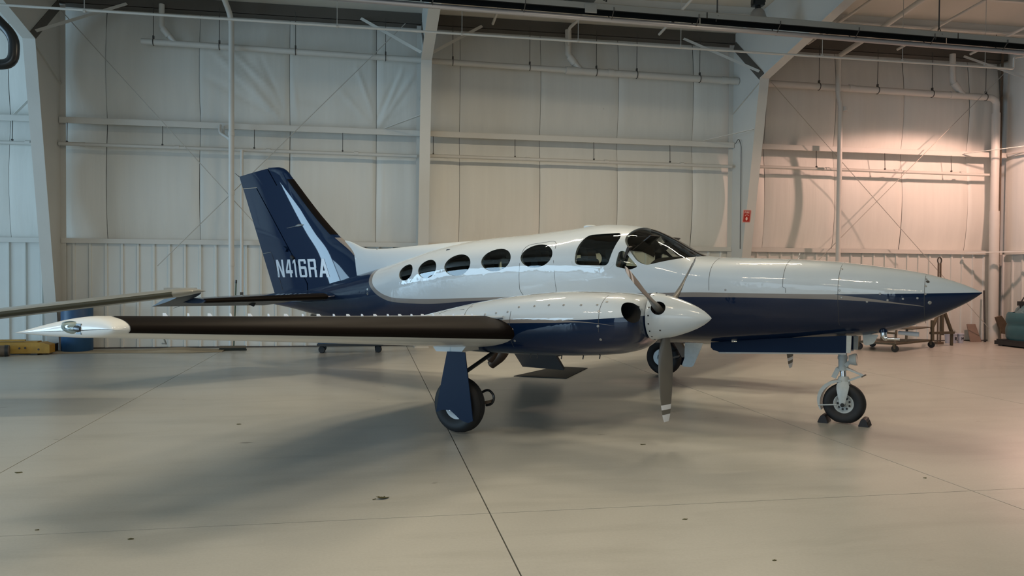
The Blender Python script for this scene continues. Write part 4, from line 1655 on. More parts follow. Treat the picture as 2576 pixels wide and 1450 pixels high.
M['wing'] = mat('white_wing_paint', (0.66, 0.68, 0.67, 1), 0.34, coat=0.4)
for s in (-1, 1):
    b = MB()
    ysec = [0.3, 1.0, 1.7, 2.3, 2.7, 3.2, 3.8, 4.4, 5.0, 5.6, 6.2, 6.60, 6.79]
    P = [wsec(y, 1, s) for y in ysec]
    # rounded tip
    for (dy, k) in ((0.03, 0.97), (0.052, 0.90), (0.068, 0.78), (0.079, 0.60), (0.086, 0.34), (0.088, 0.03)):
        sec = wsec(6.79, k, s)
        sh = 1 - (1 - k) * 0.045
        xm, zm = wle(0) - 0.42 * CT, wzl(6.79)
        P.append([(xm + (p[0] - xm) * sh, s * (6.79 + dy), p[2] + 0.004 * (1 - k)) for p in sec])
    b.grid(P)
    part(b, 'wing', M['wing'], smooth=50)
    wing = bpy.data.objects['wing'] if s < 0 else [o for o in bpy.data.objects if o.name.startswith('wing') and o.type == 'MESH'][-1]
    if s > 0:
        wing = bpy.data.objects['wing.001']
    # boot along the leading edge
    b = MB()
    P = []
    for y in np.linspace(2.78, 6.785, 60):
        ku, kl = 0.17, 0.016
        row = []
        for j in range(17):
            v = -1 + 2 * j / 16
            u = ku * v * v if v > 0 else kl * v * v
            row.append(wpt(s * y, u, v > 0, 1, 0.004 if abs(v) > .05 else 0.0))
            if abs(v) < 0.3:
                row[-1] = (row[-1][0] + 0.004 * (1 - abs(v)), row[-1][1], row[-1][2])
        P.append(row)
    b.grid(P)
    part(b, 'deice_boot', M['boot'], wing, smooth=60)
    # vortex generators behind the boot
    gy = [2.95 + 0.165 * i for i in range(22)]
    for i, y in enumerate(gy):
        p = Vector(wpt(s * y, 0.19, True))
        a = 0.30 if i % 2 == 0 else -0.22
        bb_ = MB()
        ca, sa = math.cos(a), math.sin(a) * s
        L = 0.022
        bb_.box((p.x, p.y, p.z - 0.002), (0.07, 0.02, 0.004), Matrix.Rotation(a * s, 3, 'Z'))
        vs = [(p.x + ca * L, p.y + sa * L), (p.x - ca * L, p.y - sa * L)]
        nx_, ny_ = -sa * 0.0015, ca * 0.0015
        q = []
        for (h0, f0) in ((-0.004, 1), (0.020, 0.5)):
            (ax_, ay_), (bx_, by_) = vs
            fx, fy = (bx_ + (ax_ - bx_) * f0, by_ + (ay_ - by_) * f0)
            for (ex, ey) in ((fx, fy), (bx_, by_)):
                q += [(ex + nx_, ey + ny_, p.z + h0), (ex - nx_, ey - ny_, p.z + h0)]
        bb_.add(q, [(0, 2, 3, 1), (4, 5, 7, 6), (0, 4, 6, 2), (1, 3, 7, 5), (0, 1, 5, 4), (2, 6, 7, 3)])
        part(bb_, 'vortex_generator', M['text'], wing, smooth=0)
    # wing tip light under a clear cover
    cx, cz = wle(0) - 0.40 * CT, wzl(6.79) - 0.40 * CT * TINC + 0.018
    tip = s * 6.868
    bb_ = MB()
    bb_.lathe([(1e-4, .022), (.35, .020), (.7, .013), (.9, .006), (1.0, -0.006)], (0, 0, 0), (0, s, 0), 28)
    bb_.v = [(cx + p[0] * 0.145, tip - s * 0.008 + p[1] * 1.2, cz + p[2] * 0.044) for p in bb_.v]
    part(bb_, 'navigation_light', M['lens'], wing, smooth=60)
    nav = [o for o in wing.children if o.name.startswith('navigation_light')][0]
    bb_ = MB()
    bb_.v = []
    bb_.lathe([(1e-4, .0), (.5, .001), (1.0, .002)], (0, 0, 0), (0, s, 0), 28)
    bb_.v = [(cx + p[0] * 0.14, tip - s * 0.004 + p[1], cz + p[2] * 0.042) for p in bb_.v]
    part(bb_, 'light_well', mat('greenish_light_well', (0.10, 0.13, 0.08, 1), 0.4) if s < 0 else M['dark'], nav)
    bb_ = MB()
    bb_.lathe([(0.0, .04), (.018, .032), (.022, .0), (.018, -.03), (0.0, -.035)], (cx + 0.075, tip, cz), (1, 0, 0), 14)
    bb_.box((cx + 0.085, tip + s * 0.004, cz), (0.05, 0.012, 0.06))
    part(bb_, 'bulb', M['black'], nav)
    bb_ = MB()
    bb_.lathe([(0.0, .04), (.012, .032), (.014, .0), (.012, -.03), (0.0, -.035)], (cx - 0.03, tip, cz), (1, 0, 0), 14)
    part(bb_, 'strobe_bulb', M['chrome'], nav)
    # fuel vent and tie ring below the wing
    p = wpt(s * 6.2, 0.45, False)
    part(MB().tube([p, (p[0] + 0.02, p[1], p[2] - 0.03), (p[0] - 0.02, p[1], p[2] - 0.03)], 0.006, 6), 'tie_ring', M['alu'], wing)

# ---- nacelles
nT = pchip([-1.22, -0.95, -0.54, 0.04, 0.56, 1.17, 1.60, 1.80, 1.87, 1.895], [1.055, 1.12, 1.215, 1.335, 1.415, 1.462, 1.455, 1.425, 1.385, 1.34])
nB = pchip([-1.22, -0.95, -0.54, 0.04, 0.40, 0.92, 1.58, 1.80, 1.87, 1.895], [0.98, 0.90, 0.82, 0.79, 0.80, 0.815, 0.868, 0.93, 1.0, 1.08])
nW = pchip([-1.22, -0.95, -0.54, 0.04, 0.56, 1.17, 1.60, 1.80, 1.87, 1.895], [0.05, 0.20, 0.33, 0.43, 0.475, 0.49, 0.475, 0.43, 0.38, 0.33])
nN = pchip([-1.22, 0, 1.2, 1.9], [2.0, 2.5, 2.7, 2.5])
EY = 2.34
NDX = 0.047
nzw = [(-1.3, 0.95), (-0.5, 1.05), (-0.14, 1.10), (0.29, 1.15), (0.74, 1.188), (1.02, 1.193), (1.33, 1.203), (1.60, 1.225), (2.0, 1.262)]
ngl = [(-1.3, 0.90), (-0.5, 1.0), (0.3, 1.12), (0.74, 1.15), (1.07, 1.166), (1.40, 1.182), (1.66, 1.168), (2.0, 1.13)]
ngh = [(-1.3, 1.3), (0.5, 1.3), (1.0, 1.22), (1.2, 1.197), (1.40, 1.190), (1.66, 1.170), (2.0, 1.12)]
M['nac'] = paint_scheme('nacelle_paint', nzw, ngl, ngh, (-2.0, 2.5), (0.0, 2.0))
for s in (-1, 1):
    yc = s * EY

    def nac_y(x, z):
        t, bt, w, n = float(nT(x)), float(nB(x)), float(nW(x)), float(nN(x))
        c = 0.5 * (t + bt) + 0.02
        k = abs((z - c) / ((t - c) if z > c else (c - bt)))
        return w * max(0.0, 1 - k ** n) ** (1 / n) if k < 1 else 0.0
    b = MB()
    P = []
    for x in list(np.linspace(-1.22, 1.7, 60)) + list(np.linspace(1.72, 1.895, 12)):
        t, bt, w, n = float(nT(x)), float(nB(x)), float(nW(x)), float(nN(x))
        c = 0.5 * (t + bt) + 0.02
        row = []
        for k in range(72):
            a = 2 * math.pi * k / 72
            ca, sa = math.cos(a), math.sin(a)
            zz = math.copysign(abs(sa) ** (2 / n), sa)
            row.append((x, yc + w * math.copysign(abs(ca) ** (2 / n), ca), c + ((t - c) if zz > 0 else (c - bt)) * zz))
        P.append(row)
    b.grid(P, cu=True)
    b.f += [list(range(72)), [len(b.v) - 72 + k for k in range(72)]]
    b.mi += [0, 0]
    cutb = MB()
    for q in (-1, 1):
        cutb.lathe([(1e-4, -0.30), (0.075, -0.30), (0.092, 0.02), (0.096, 0.3), (1e-4, 0.3)], (1.805, yc + q * 0.345, 1.285), (1, q * 0.62, 0), 28)
    nme = boolean(raw_mesh(b, True), raw_mesh(cutb, True), 'DIFFERENCE')
    nme.materials.clear()
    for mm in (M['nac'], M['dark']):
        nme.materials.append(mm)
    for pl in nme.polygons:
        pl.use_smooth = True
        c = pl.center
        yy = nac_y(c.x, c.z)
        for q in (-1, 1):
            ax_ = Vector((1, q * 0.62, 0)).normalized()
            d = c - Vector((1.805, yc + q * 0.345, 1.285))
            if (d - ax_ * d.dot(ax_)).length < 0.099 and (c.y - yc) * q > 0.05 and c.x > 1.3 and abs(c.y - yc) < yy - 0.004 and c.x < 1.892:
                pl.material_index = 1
    nme.set_sharp_from_angle(angle=math.radians(40))
    nac = bpy.data.objects.new('engine_nacelle', nme)
    C.objects.link(nac)
    nac.parent = plane
    nac.location.x = NDX

    def nn(x, z):
        e = 0.004
        dx = (nac_y(x + e, z) - nac_y(x - e, z)) / (2 * e)
        dz = (nac_y(x, z + e) - nac_y(x, z - e)) / (2 * e)
        return Vector((-dx, s, -dz)).normalized()
    # cowl seams and fasteners on the outboard side
    for pts in ([(1.56, z) for z in np.linspace(1.10, 1.452, 16)], [(0.60, z) for z in np.linspace(0.90, 1.26, 12)], [(0.0, z) for z in np.linspace(1.15, 1.30, 8)],
                [(-0.45, 1.10), (-0.43, 1.19), (-0.35, 1.222), (-0.05, 1.25)]):
        q = [(x, yc + s * (nac_y(x, z) + 0.0008), z) for x, z in pts]
        part(MB().tube(q, 0.0022, 5), 'cowl_seam', M['seam'], nac)
    b = MB()
    for x, z in ((1.60, 1.375), (1.52, 1.345), (1.555, 1.29), (1.555, 1.155), (1.57, 1.03), (1.36, 1.34), (1.18, 1.335), (1.02, 1.33), (0.86, 1.315), (0.68, 1.30), (0.56, 1.25), (0.42, 1.235), (0.28, 1.215), (0.03, 1.28), (0.63, 1.08), (0.64, 0.97), (0.0, 1.2)):
        b.lathe([(0.0, 0.003), (0.010, 0.003), (0.013, 0.0)], (x, yc + s * nac_y(x, z), z), nn(x, z), 10)
    part(b, 'cowl_fastener', M['alu'], nac)
    # little scoop on the cowl side
    part(MB().tube([(0.52, yc + s * (nac_y(.52, 1.19) + .006), 1.20), (0.40, yc + s * (nac_y(.40, 1.175) + .022), 1.185), (0.26, yc + s * (nac_y(.26, 1.17) + 0.0), 1.19)], [.012, .024, .004], 10), 'cooling_scoop', M['white'], nac)
    # engine baffle seen in the intakes
    b = MB()
    for q in (-1, 1):
        b.lathe([(0, 0), (0.07, 0)], (1.60, yc + q * 0.235, 1.285), (1, q * .6, 0), 20)
        for k in range(5):
            b.box((1.615, yc + q * 0.24, 1.235 + 0.024 * k), (0.012, 0.09, 0.005))
    part(b, 'engine_baffle', M['rust'], nac)
    # exhaust stacks and drains below
    b = MB()
    b.tube(bend([(0.04, yc - s * 0.38, 0.90), (-0.02, yc - s * 0.38, 0.74), (-0.19, yc - s * 0.38, 0.60)], 0.12), [.05] * 3 + [.062] * 4 + [.05], 14)
    part(b, 'exhaust_stack', M['exhaust'], nac)
    b = MB()
    b.tube(bend([(0.06, yc - s * 0.10, 0.86), (0.04, yc - s * 0.10, 0.76), (-0.02, yc - s * 0.10, 0.69)], 0.08), 0.042, 14)
    part(b, 'exhaust_stack', M['exhaust'], nac)
    for x in (0.62, 0.70, 0.98, 1.22, 1.40):
        zb_ = float(nB(x))
        part(MB().tube([(x, yc + s * 0.1, zb_ + .02), (x - .01, yc + s * 0.1, zb_ - .035)], .006, 6), 'drain_tube', M['black'], nac)

    # ---- propeller and spinner
    HX, HZ_ = 2.00, 1.238
    pr = part(MB().tube([(1.84, yc, HZ_), (1.93, yc, HZ_)], 0.12, 20), 'propeller', M['dark'])
    pr.location.x = NDX
    spn = [(0.0, 2.455), (0.008, 2.45), (0.03, 2.428), (0.063, 2.385), (0.098, 2.325), (0.132, 2.25), (0.165, 2.16), (0.192, 2.07), (0.213, 1.98), (0.223, 1.915), (0.223, 1.905), (0.21, 1.905), (0.0, 1.905)]
    if s < 0:
        ang = [math.radians(4) + k * 2 * math.pi / 3 for k in range(3)]
    else:
        ang = [math.radians(15) + k * 2 * math.pi / 3 for k in range(3)]
    b = MB()
    b.lathe([(r, x) for r, x in spn], (0, yc, HZ_), (1, 0, 0), 56)
    cutb = MB()
    dirs = [Vector((0, math.sin(a), -math.cos(a))) for a in ang]
    for d in dirs:
        cutb.lathe([(1e-4, 0.10), (0.066, 0.10), (0.066, 0.4), (1e-4, 0.4)], (HX + 0.015, yc, HZ_), d, 24)
    sme = boolean(raw_mesh(b, True), raw_mesh(cutb, True), 'DIFFERENCE')
    sme.materials.clear()
    sme.materials.append(M['white'])
    sme.materials.append(M['dark'])
    for pl in sme.polygons:
        pl.use_smooth = True
        c = pl.center
        rr = math.hypot(c.y - yc, c.z - HZ_)
        # skin radius at this station
        rs = np.interp(c.x, [q[1] for q in spn[:10]][::-1], [q[0] for q in spn[:10]][::-1])
        if rr < rs - 0.012 and c.x < 2.2:
            pl.material_index = 1
    sme.set_sharp_from_angle(angle=math.radians(40))
    spo = bpy.data.objects.new('spinner', sme)
    C.objects.link(spo)
    spo.parent = pr
    b = MB()
    for k in range(18):
        a = 2 * math.pi * k / 18 + 0.1
        b.lathe([(0.0, .003), (.007, .003), (.008, 0)], (1.935, yc + 0.221 * math.sin(a), HZ_ - 0.221 * math.cos(a)), (0.05, math.sin(a), -math.cos(a)), 8)
        if k % 3 == 0:
            b.lathe([(0.0, .003), (.007, .003), (.008, 0)], (2.03, yc + 0.202 * math.sin(a), HZ_ - 0.202 * math.cos(a)), (0.2, math.sin(a), -math.cos(a)), 8)
    part(b, 'spinner_screw', M['black'], pr, 0)
    # blades: twisted aerofoil sections, white bands near the tip
    for d in dirs:
        tng = Vector((1, 0, 0)).cross(d)
        b = MB()
        P, mi = [], []
        R = [0.11, 0.17, 0.22, 0.28, 0.34, 0.42, 0.52, 0.64, 0.76, 0.855, 0.857, 0.905, 0.907, 0.95, 0.952, 0.985, 1.005, 1.018, 1.024]
        R = [r * 0.972 for r in R]
        for r in R:
            q = (r - 0.11) / 0.914
            ch = float(np.interp(r, [.11, .22, .30, .45, .65, .85, .95, 1.0, 1.024], [.075, .08, .12, .155, .155, .125, .098, .06, .012]))
            th = float(np.interp(r, [.11, .22, .32, .5, .8, 1.02], [.075, .072, .045, .026, .014, .006]))
            be = math.radians(float(np.interp(r, [.11, .3, .6, 1.02], [62, 52, 33, 20])))
            cdir = tng * math.cos(be) - Vector((1, 0, 0)) * math.sin(be) * (-1)
            ndir = d.cross(cdir)
            row = []
            for k in range(20):
                a = 2 * math.pi * k / 20
                u = math.cos(a) * 0.5
                v = math.sin(a) * 0.5 * (1 - 0.35 * (u + .1))
                row.append(Vector((HX + 0.01, yc, HZ_)) + d * r + cdir * (u * ch) + ndir * (v * th))
            P.append(row)
        b.grid(P, cu=True)
        # colour by radius
        idx = []
        for i in range(len(R) - 1):
            mid = 0.5 * (R[i] + R[i + 1])
            w_ = (0.856 < mid / .972 < 0.906) or mid / .972 > 0.951
            idx += [1 if w_ else 0] * 20
        b.mi = idx
        bl = part(b, 'blade', [M['prop'], M['text']], pr, 50)

# ---- tail plane
for s in (-1, 1):
    def tpt(y, u, up, k=1.0):
        f = y / 2.65
        le = -4.02 + (-4.72 + 4.02) * f
        te = -5.62 + (-5.40 + 5.62) * f
        c = le - te
        h = af(u, 0.095) * c * k
        z = 1.245 - 0.045 * f + (h if up else -h)
        return (le - u * c, s * y, z)
    HGU = 0.58
    us = [HGU * (i / 14) ** 1.8 for i in range(15)]
    b = MB()
    P = []
    for y in (0.05, 0.4, 0.9, 1.5, 2.1, 2.36):
        P.append([tpt(y, u, True) for u in us[::-1]] + [tpt(y, u, False) for u in us[1:]])
    b.grid(P, cu=True)
    b.f.append([len(b.v) - 29 + k for k in range(29)])
    b.mi.append(0)
    part(b, 'tailplane', M['blue'], smooth=45)
    tpl = [o for o in plane.children if o.name.startswith('tailplane')][-1] if False else bpy.data.objects['tailplane' if s < 0 else 'tailplane.001']
    b = MB()
    P = []
    for y in np.linspace(0.5, 2.34, 12):
        row = []
        for v in np.linspace(-1, 1, 13):
            u = 0.09 * v * v
            p = tpt(y, u, v > 0)
            row.append((p[0] + 0.004, p[1], p[2] + (0.003 if v > 0 else -0.003)))
        P.append(row)
    b.grid(P)
    part(b, 'deice_boot', M['boot'], tpl, smooth=60)
    # drooping elevator with its horn balance at the tip
    dr_ = math.radians(17)

    def ept(y, u, up):
        p = Vector(tpt(y, u, up))
        hgx = tpt(y, HGU, True)[0]
        hz = 1.245 - 0.045 * y / 2.65
        dx, dz = p.x - hgx, p.z - hz
        return (hgx + dx * math.cos(dr_) - dz * math.sin(dr_) * (1), p.y, hz + dx * math.sin(dr_) + dz * math.cos(dr_))
    b = MB()
    P = []
    ue = [HGU + 0.012 + (1 - HGU - 0.012) * (i / 10) for i in range(11)]
    for y, cutk in ((0.30, 0.45), (0.55, 1.0), (1.2, 1.0), (1.8, 1.0), (2.375, 1.0)):
        uu = [HGU + 0.012 + (u - HGU - 0.012) * cutk for u in ue]
        P.append([ept(y, u, True) for u in uu[::-1]] + [ept(y, u, False) for u in uu])
    b.grid(P, cu=True)
    P = []
    uh = [0.03 + 0.97 * (i / 16) ** 1.4 for i in range(17)]
    for y, k in ((2.38, 1), (2.55, 1), (2.63, 0.8), (2.66, 0.2)):
        P.append([tuple(Vector(ept(y, u, True))) for u in uh[::-1]] + [ept(y, u, False) for u in uh])
        if k < 1:
            P[-1] = [(p[0], p[1], p[2]) for p in P[-1]]
    b.grid(P, cu=True)
    n_ = len(P[0])
    b.f += [[len(b.v) - n_ + k for k in range(n_)], [len(b.v) - 4 * n_ + k for k in range(n_)]]
    b.mi += [0, 0]
    part(b, 'elevator', mat('dark_blue_grey_paint', (0.035, 0.045, 0.06, 1), 0.35) if s < 0 else M['blue'], smooth=45)
    elv = bpy.data.objects['elevator' if s < 0 else 'elevator.001']
    p = Vector(ept(0.95, 0.8, False))
    part(MB().add([(p.x, p.y, p.z + .01), (p.x - 0.16, p.y + s * 0.03, p.z - 0.02), (p.x - 0.05, p.y, p.z - 0.06), (p.x, p.y + s * .02, p.z + .01), (p.x - .16, p.y + s * .05, p.z - .02), (p.x - .05, p.y + s * .02, p.z - .06)],
                  [(0, 1, 2), (5, 4, 3), (0, 3, 4, 1), (1, 4, 5, 2), (2, 5, 3, 0)]), 'trim_actuator', M['dark'], elv, 0)
    part(MB().tube([ept(2.2, 1.0, True), (ept(2.2, 1, True)[0] - 0.10, s * 2.23, ept(2.2, 1, True)[2] - 0.03)], .003, 6), 'static_wick', M['darkrod'], elv)


# ---- landing gear
def wheel(parent, c, R, W, hub_m, out, holes=0, axis=(0, 1, 0), hubr=0.5):
    """tyre with grooves and a dished hub; out = direction of the dish"""
    b = MB()
    hw_ = W / 2
    prof = [(R * hubr, -hw_ * .62), (R * .62, -hw_ * .86), (R * .76, -hw_), (R * .88, -hw_ * .92), (R * .96, -hw_ * .68), (R * .992, -hw_ * .45)]
    tread = []
    for g in (-.30, 0, .30):
        tread += [(R, hw_ * (g - .09)), (R - .006, hw_ * (g - .07)), (R - .006, hw_ * (g + .07)), (R, hw_ * (g + .09))]
    prof = prof + tread + [(r, -h) for r, h in prof[::-1]]
    b.lathe(prof, c, axis, 56)
    # settle on the floor: flatten the contact patch
    b.v = [(p[0], p[1], max(p[2], c[2] - R + 0.012)) for p in b.v]
    part(b, 'tire', M['rubber'], parent, 40)
    b = MB()
    o_ = out * hw_ * 0.62
    b.lathe([(R * hubr * 1.02, -hw_ * .6), (R * hubr * 1.02, hw_ * .6)], c, axis, 40)
    for sg in (-1, 1):
        o_ = sg * hw_ * .62
        b.lathe([(R * hubr * 1.04, o_), (R * hubr * .98, o_ * 1.06), (R * hubr * .86, o_ * .95), (R * hubr * .72, o_ * .62), (R * hubr * .42, o_ * .60), (R * hubr * .34, o_ * .9), (R * hubr * .2, o_ * 1.02), (0, o_ * 1.02)], c, axis, 40)
    h = part(b, 'wheel_hub', hub_m, parent, 40)
    b = MB()
    ax = Vector(axis)
    for k in range(holes):
        a = 2 * math.pi * (k + .5) / holes
        pc = Vector(c) + Vector((math.cos(a), 0, math.sin(a))) * R * hubr * .6 + ax * (out * hw_ * .40)
        b.lathe([(0, .006), (R * hubr * .105, .006), (R * hubr * .115, 0)] if holes > 7 else [(0, .01), (R * .03, .01), (R * .034, 0)], pc, ax * out, 10)
    if holes:
        part(b, 'wheel_hole', M['black'], h, 0)
    return h


GY = 2.79
for s in (-1, 1):
    gear = part(MB().tube([(0.02, s * (GY + 0.10), 0.92), (0.02, s * (GY + 0.115), 0.40)], 0.05, 16), 'main_gear_leg', M['gearpaint'])
    part(MB().tube([(0.02, s * (GY + 0.115), 0.45), (0.02, s * (GY + 0.12), 0.24)], 0.034, 16), 'oleo_piston', M['chrome'], gear)
    part(MB().tube([(0.02, s * (GY - 0.10), 0.285), (0.02, s * (GY + 0.12), 0.285)], 0.024, 12), 'axle', M['gearpaint'], gear)
    wheel(gear, (0.03, s * GY, 0.285), 0.285, 0.185, M['wheelwhite'] if s < 0 else M['alu'], s, 6)
    # brake disc and its hose on the inner side
    part(MB().lathe([(0.06, 0), (0.13, 0), (0.13, 0.02), (0.06, 0.02)], (0.02, s * (GY - 0.11), 0.285), (0, s, 0), 28), 'brake_disc', M['alu'], gear)
    part(MB().tube(bend([(0.20, s * (GY - .13), 0.40), (0.30, s * (GY - .13), 0.45), (0.375, s * (GY - .13), 0.38), (0.345, s * (GY - .13), 0.30), (0.27, s * (GY - .13), 0.28)], .07), 0.013, 8), 'brake_hose', M['black'], gear)
    part(MB().bar((0.24, s * (GY - .13), 0.30), (0.34, s * (GY - .13), 0.33), 0.035, 0.03), 'brake_caliper', M['rust'], gear)
    # torque links behind the leg
    b = MB()
    b.bar((0.05, s * (GY + .115), 0.50), (0.15, s * (GY + .115), 0.40), 0.025)
    b.bar((0.15, s * (GY + .115), 0.40), (0.05, s * (GY + .115), 0.29), 0.025)
    part(b, 'torque_link', M['gearpaint'], gear, 0)
    # side brace up to the nacelle
    b = MB()
    b.tube([(0.04, s * (GY + .07), 0.56), (0.20, s * (GY - .50), 0.84)], 0.021, 10)
    b.tube([(0.04, s * (GY + .05), 0.55), (0.04, s * (GY + .12), 0.55)], 0.03, 10)
    part(b, 'side_brace', M['black'], gear)
    # outer leg door, scooped around the wheel centre
    door = [(0.005, 0.84), (0.225, 0.845), (0.30, 0.40), (0.335, 0.175), (0.28, 0.15), (0.22, 0.16), (0.17, 0.18), (0.12, 0.215), (0.055, 0.255), (-0.035, 0.25), (-0.12, 0.22), (-0.085, 0.41), (-0.045, 0.61)]
    b = MB()
    yo = lambda z: s * (GY + 0.185 - 0.02 * (z - .2))
    b.prism(door, 0, 0.012, lambda a, c, h: (a, yo(c) + s * h, c))
    part(b, 'leg_door', M['blueflat'], gear, 0)
    b = MB()
    b.bar((0.05, s * (GY + .1), 0.62), (0.05, s * (GY + .18), 0.62), 0.03)
    b.bar((0.05, s * (GY + .1), 0.42), (0.05, s * (GY + .18), 0.42), 0.03)
    part(b, 'door_bracket', M['gearpaint'], gear, 0)
    # inner wheel-well door hanging below the wing root
    b = MB()
    b.prism([(0.74, 0.80), (1.08, 0.82), (1.0, 0.60), (0.875, 0.30), (0.84, 0.275), (0.72, 0.275), (0.70, 0.30), (0.735, 0.40)], 0, 0.012, lambda a, c, h: (a, s * (1.80 + h), c))
    if s > 0:
        part(b, 'wheel_well_door', M['gearpaint'], gear, 0)
        part(MB().bar((0.50, s * 1.86, 0.80), (0.74, s * 1.83, 0.43), 0.05, 0.10), 'door_strut', M['rust'], gear, 0)
    # fairing where the leg leaves the wing
    b = MB()
    b.prism([(-0.30, 0.99), (0.30, 1.0), (0.16, 0.84), (-0.16, 0.83)], -0.16, 0.17, lambda a, c, h: (a, s * (GY - 0.02 + h), c))
    part(b, 'leg_fairing', M['underside'], gear, 0)

# nose gear
NX = 3.235
ng = part(MB().tube([(NX - 0.035, 0, 1.0), (NX - 0.02, 0, 0.62)], 0.046, 18), 'nose_gear_leg', M['gearpaint'])
b = MB()
b.tube([(NX - .02, 0, 0.63), (NX - .015, 0, 0.585)], 0.056, 18)
b.tube([(NX - .025, 0, 0.74), (NX - .023, 0, 0.71)], 0.052, 18)
part(b, 'leg_collar', M['gearpaint'], ng)
part(MB().tube([(NX - .02, 0, 0.60), (NX - .01, 0, 0.47)], 0.032, 16), 'oleo_piston', M['chrome'], ng)
b = MB()
b.lathe([(0.0, 0.10), (0.05, 0.10), (0.066, 0.06), (0.072, 0.0), (0, 0)], (NX - .01, 0, 0.42), n=20)
for s in (-1, 1):
    P = []
    for z, hw_, yy, th in ((0.47, .05, .052, .02), (0.42, .066, .066, .022), (0.38, .062, .085, .018), (0.30, .045, .092, .014), (0.24, .032, .094, .013), (0.20, .026, .095, .012), (0.185, .015, .095, .012)):
        P.append([(NX - .005 + u * hw_, s * yy + v * th, z) for u, v in ((-1, -.4), (-.6, 1), (.6, 1), (1, -.4), (.6, -1), (-.6, -1))])
    b.grid(P, cu=True)
part(b, 'nose_fork', M['gearpaint'], ng, 50)
wheel(ng, (NX, 0, 0.222), 0.222, 0.145, M['gearpaint'], -1, 9, hubr=0.47)
part(MB().tube([(NX, -0.12, 0.215), (NX, 0.12, 0.215)], 0.022, 14), 'axle', M['black'], ng)
b = MB()
for s in (-1, 1):
    b.bar((NX + .02, s * .035, 0.61), (NX + .19, s * .012, 0.545), 0.02)
    b.bar((NX + .19, s * .012, 0.545), (NX + .04, s * .035, 0.475), 0.02)
b.tube([(NX + .19, -.05, 0.545), (NX + .19, .05, 0.545)], 0.012, 8)
part(b, 'torque_link', M['gearpaint'], ng, 0)
part(MB().bar((NX + .18, -.05, 0.53), (NX + .225, -.06, 0.56), 0.012), 'link_pin', M['rust'], ng, 0)
# landing light on its bracket
b = MB()
b.lathe([(0.0, -.06), (.05, -.055), (.066, 0), (.066, .02), (0, .02)], (NX + 0.105, -0.03, 0.715), (1, 0, .12), 24)
b.bar((NX + 0.01, -.02, 0.64), (NX + 0.07, -.02, 0.70), 0.04)
part(b, 'landing_light', M['gearpaint'], ng)
part(MB().lathe([(0.0, .026), (.06, .022)], (NX + 0.105, -0.03, 0.715), (1, 0, .12), 24), 'light_glass', M['chrome'], ng)
part(MB().bar((NX - .06, -.03, 0.61), (NX - .11, -.03, 0.50), 0.028, 0.05), 'tow_stop', M['gearpaint'], ng, 0)
part(MB().tube([(NX - .05, 0, 0.86), (NX - .09, 0, 0.80), (NX - .02, 0, 0.70)], 0.008, 6), 'wiring', M['black'], ng)
# mud guard wrapped around the rear of the wheel
P = []
for i in range(15):
    a = math.radians(95 + i * 105 / 14)
    r = 0.242
    q = 0.040 * math.sin(math.pi * (0.12 + 0.8 * i / 14))
    P.append([(NX + r * math.cos(a), y, 0.222 + r * math.sin(a)) for y in (-.078, -.074, 0.074, .078)] + [(NX + (r + q) * math.cos(a), y, 0.222 + (r + q) * math.sin(a)) for y in (.08, .05, -.05, -.08)])
b = MB()
b.grid(P, cu=True)
part(b, 'mud_guard', M['gearpaint'], ng, 45)
part(MB().tube([(NX - .255, -.082, 0.19), (NX - .06, -.098, 0.215)], 0.008, 8), 'guard_stay', M['gearpaint'], ng)

# long doors of the nose wheel well
for s in (-1, 1):
    b = MB()
    pts = [(1.80, 0.835), (1.80, 0.775), (1.83, 0.745), (1.88, 0.735), (1.90, 0.725), (3.285, 0.80), (3.285, 0.985), (2.6, 0.925)]
    b.prism(pts, 0, 0.014, lambda a, c, h: (a, s * (0.215 + h + 0.05 * (0.9 - c)), c))
    dd = part(b, 'nose_wheel_door', M['blueflat'], None, 0)
    b = MB()
    b.prism([(3.285, 0.985), (3.285, 0.80), (3.33, 0.802), (3.335, 0.985)], -0.002, 0.016, lambda a, c, h: (a, s * (0.215 + h + 0.05 * (0.9 - c)), c))
    part(b, 'door_edge', M['gearpaint'], dd, 0)
    b = MB()
    b.prism([(1.90, 0.725), (3.285, 0.80), (3.285, 0.783), (1.90, 0.71)], -0.004, 0.018, lambda a, c, h: (a, s * (0.215 + h + 0.05 * (0.9 - c)), c))
    part(b, 'door_seal', M['alu'], dd, 0)
part(MB().tube([(2.05, -0.23, 0.86), (2.11, -0.235, 0.862)], [.018, .01], 10), 'door_light', M['chrome'])

# probes and blades under the nose
b = MB()
b.tube(bend([(3.63, -.10, 1.05), (3.635, -.10, 0.965), (3.79, -.10, 0.965)], .04), [.032] * 3 + [.028] * 3 + [.014] * 2, 14)
part(b, 'pitot_probe', M['chrome'])
part(MB().tube([(3.625, -.10, 1.09), (3.63, -.10, 1.03)], .042, 14), 'probe_base', M['blue'])
b = MB()
b.prism(rounded([(3.42, 1.0), (3.58, 1.0), (3.53, 0.90), (3.46, 0.875), (3.43, 0.89)], .02, 3), -.006, .006, lambda a, c, h: (a, h - .06, c))
part(b, 'blade_antenna', M['gearpaint'])
part(MB().tube([(3.75, .1, 1.02), (3.95, .1, 1.01)], [.02, .026], 12), 'ram_air_tube', M['text'])

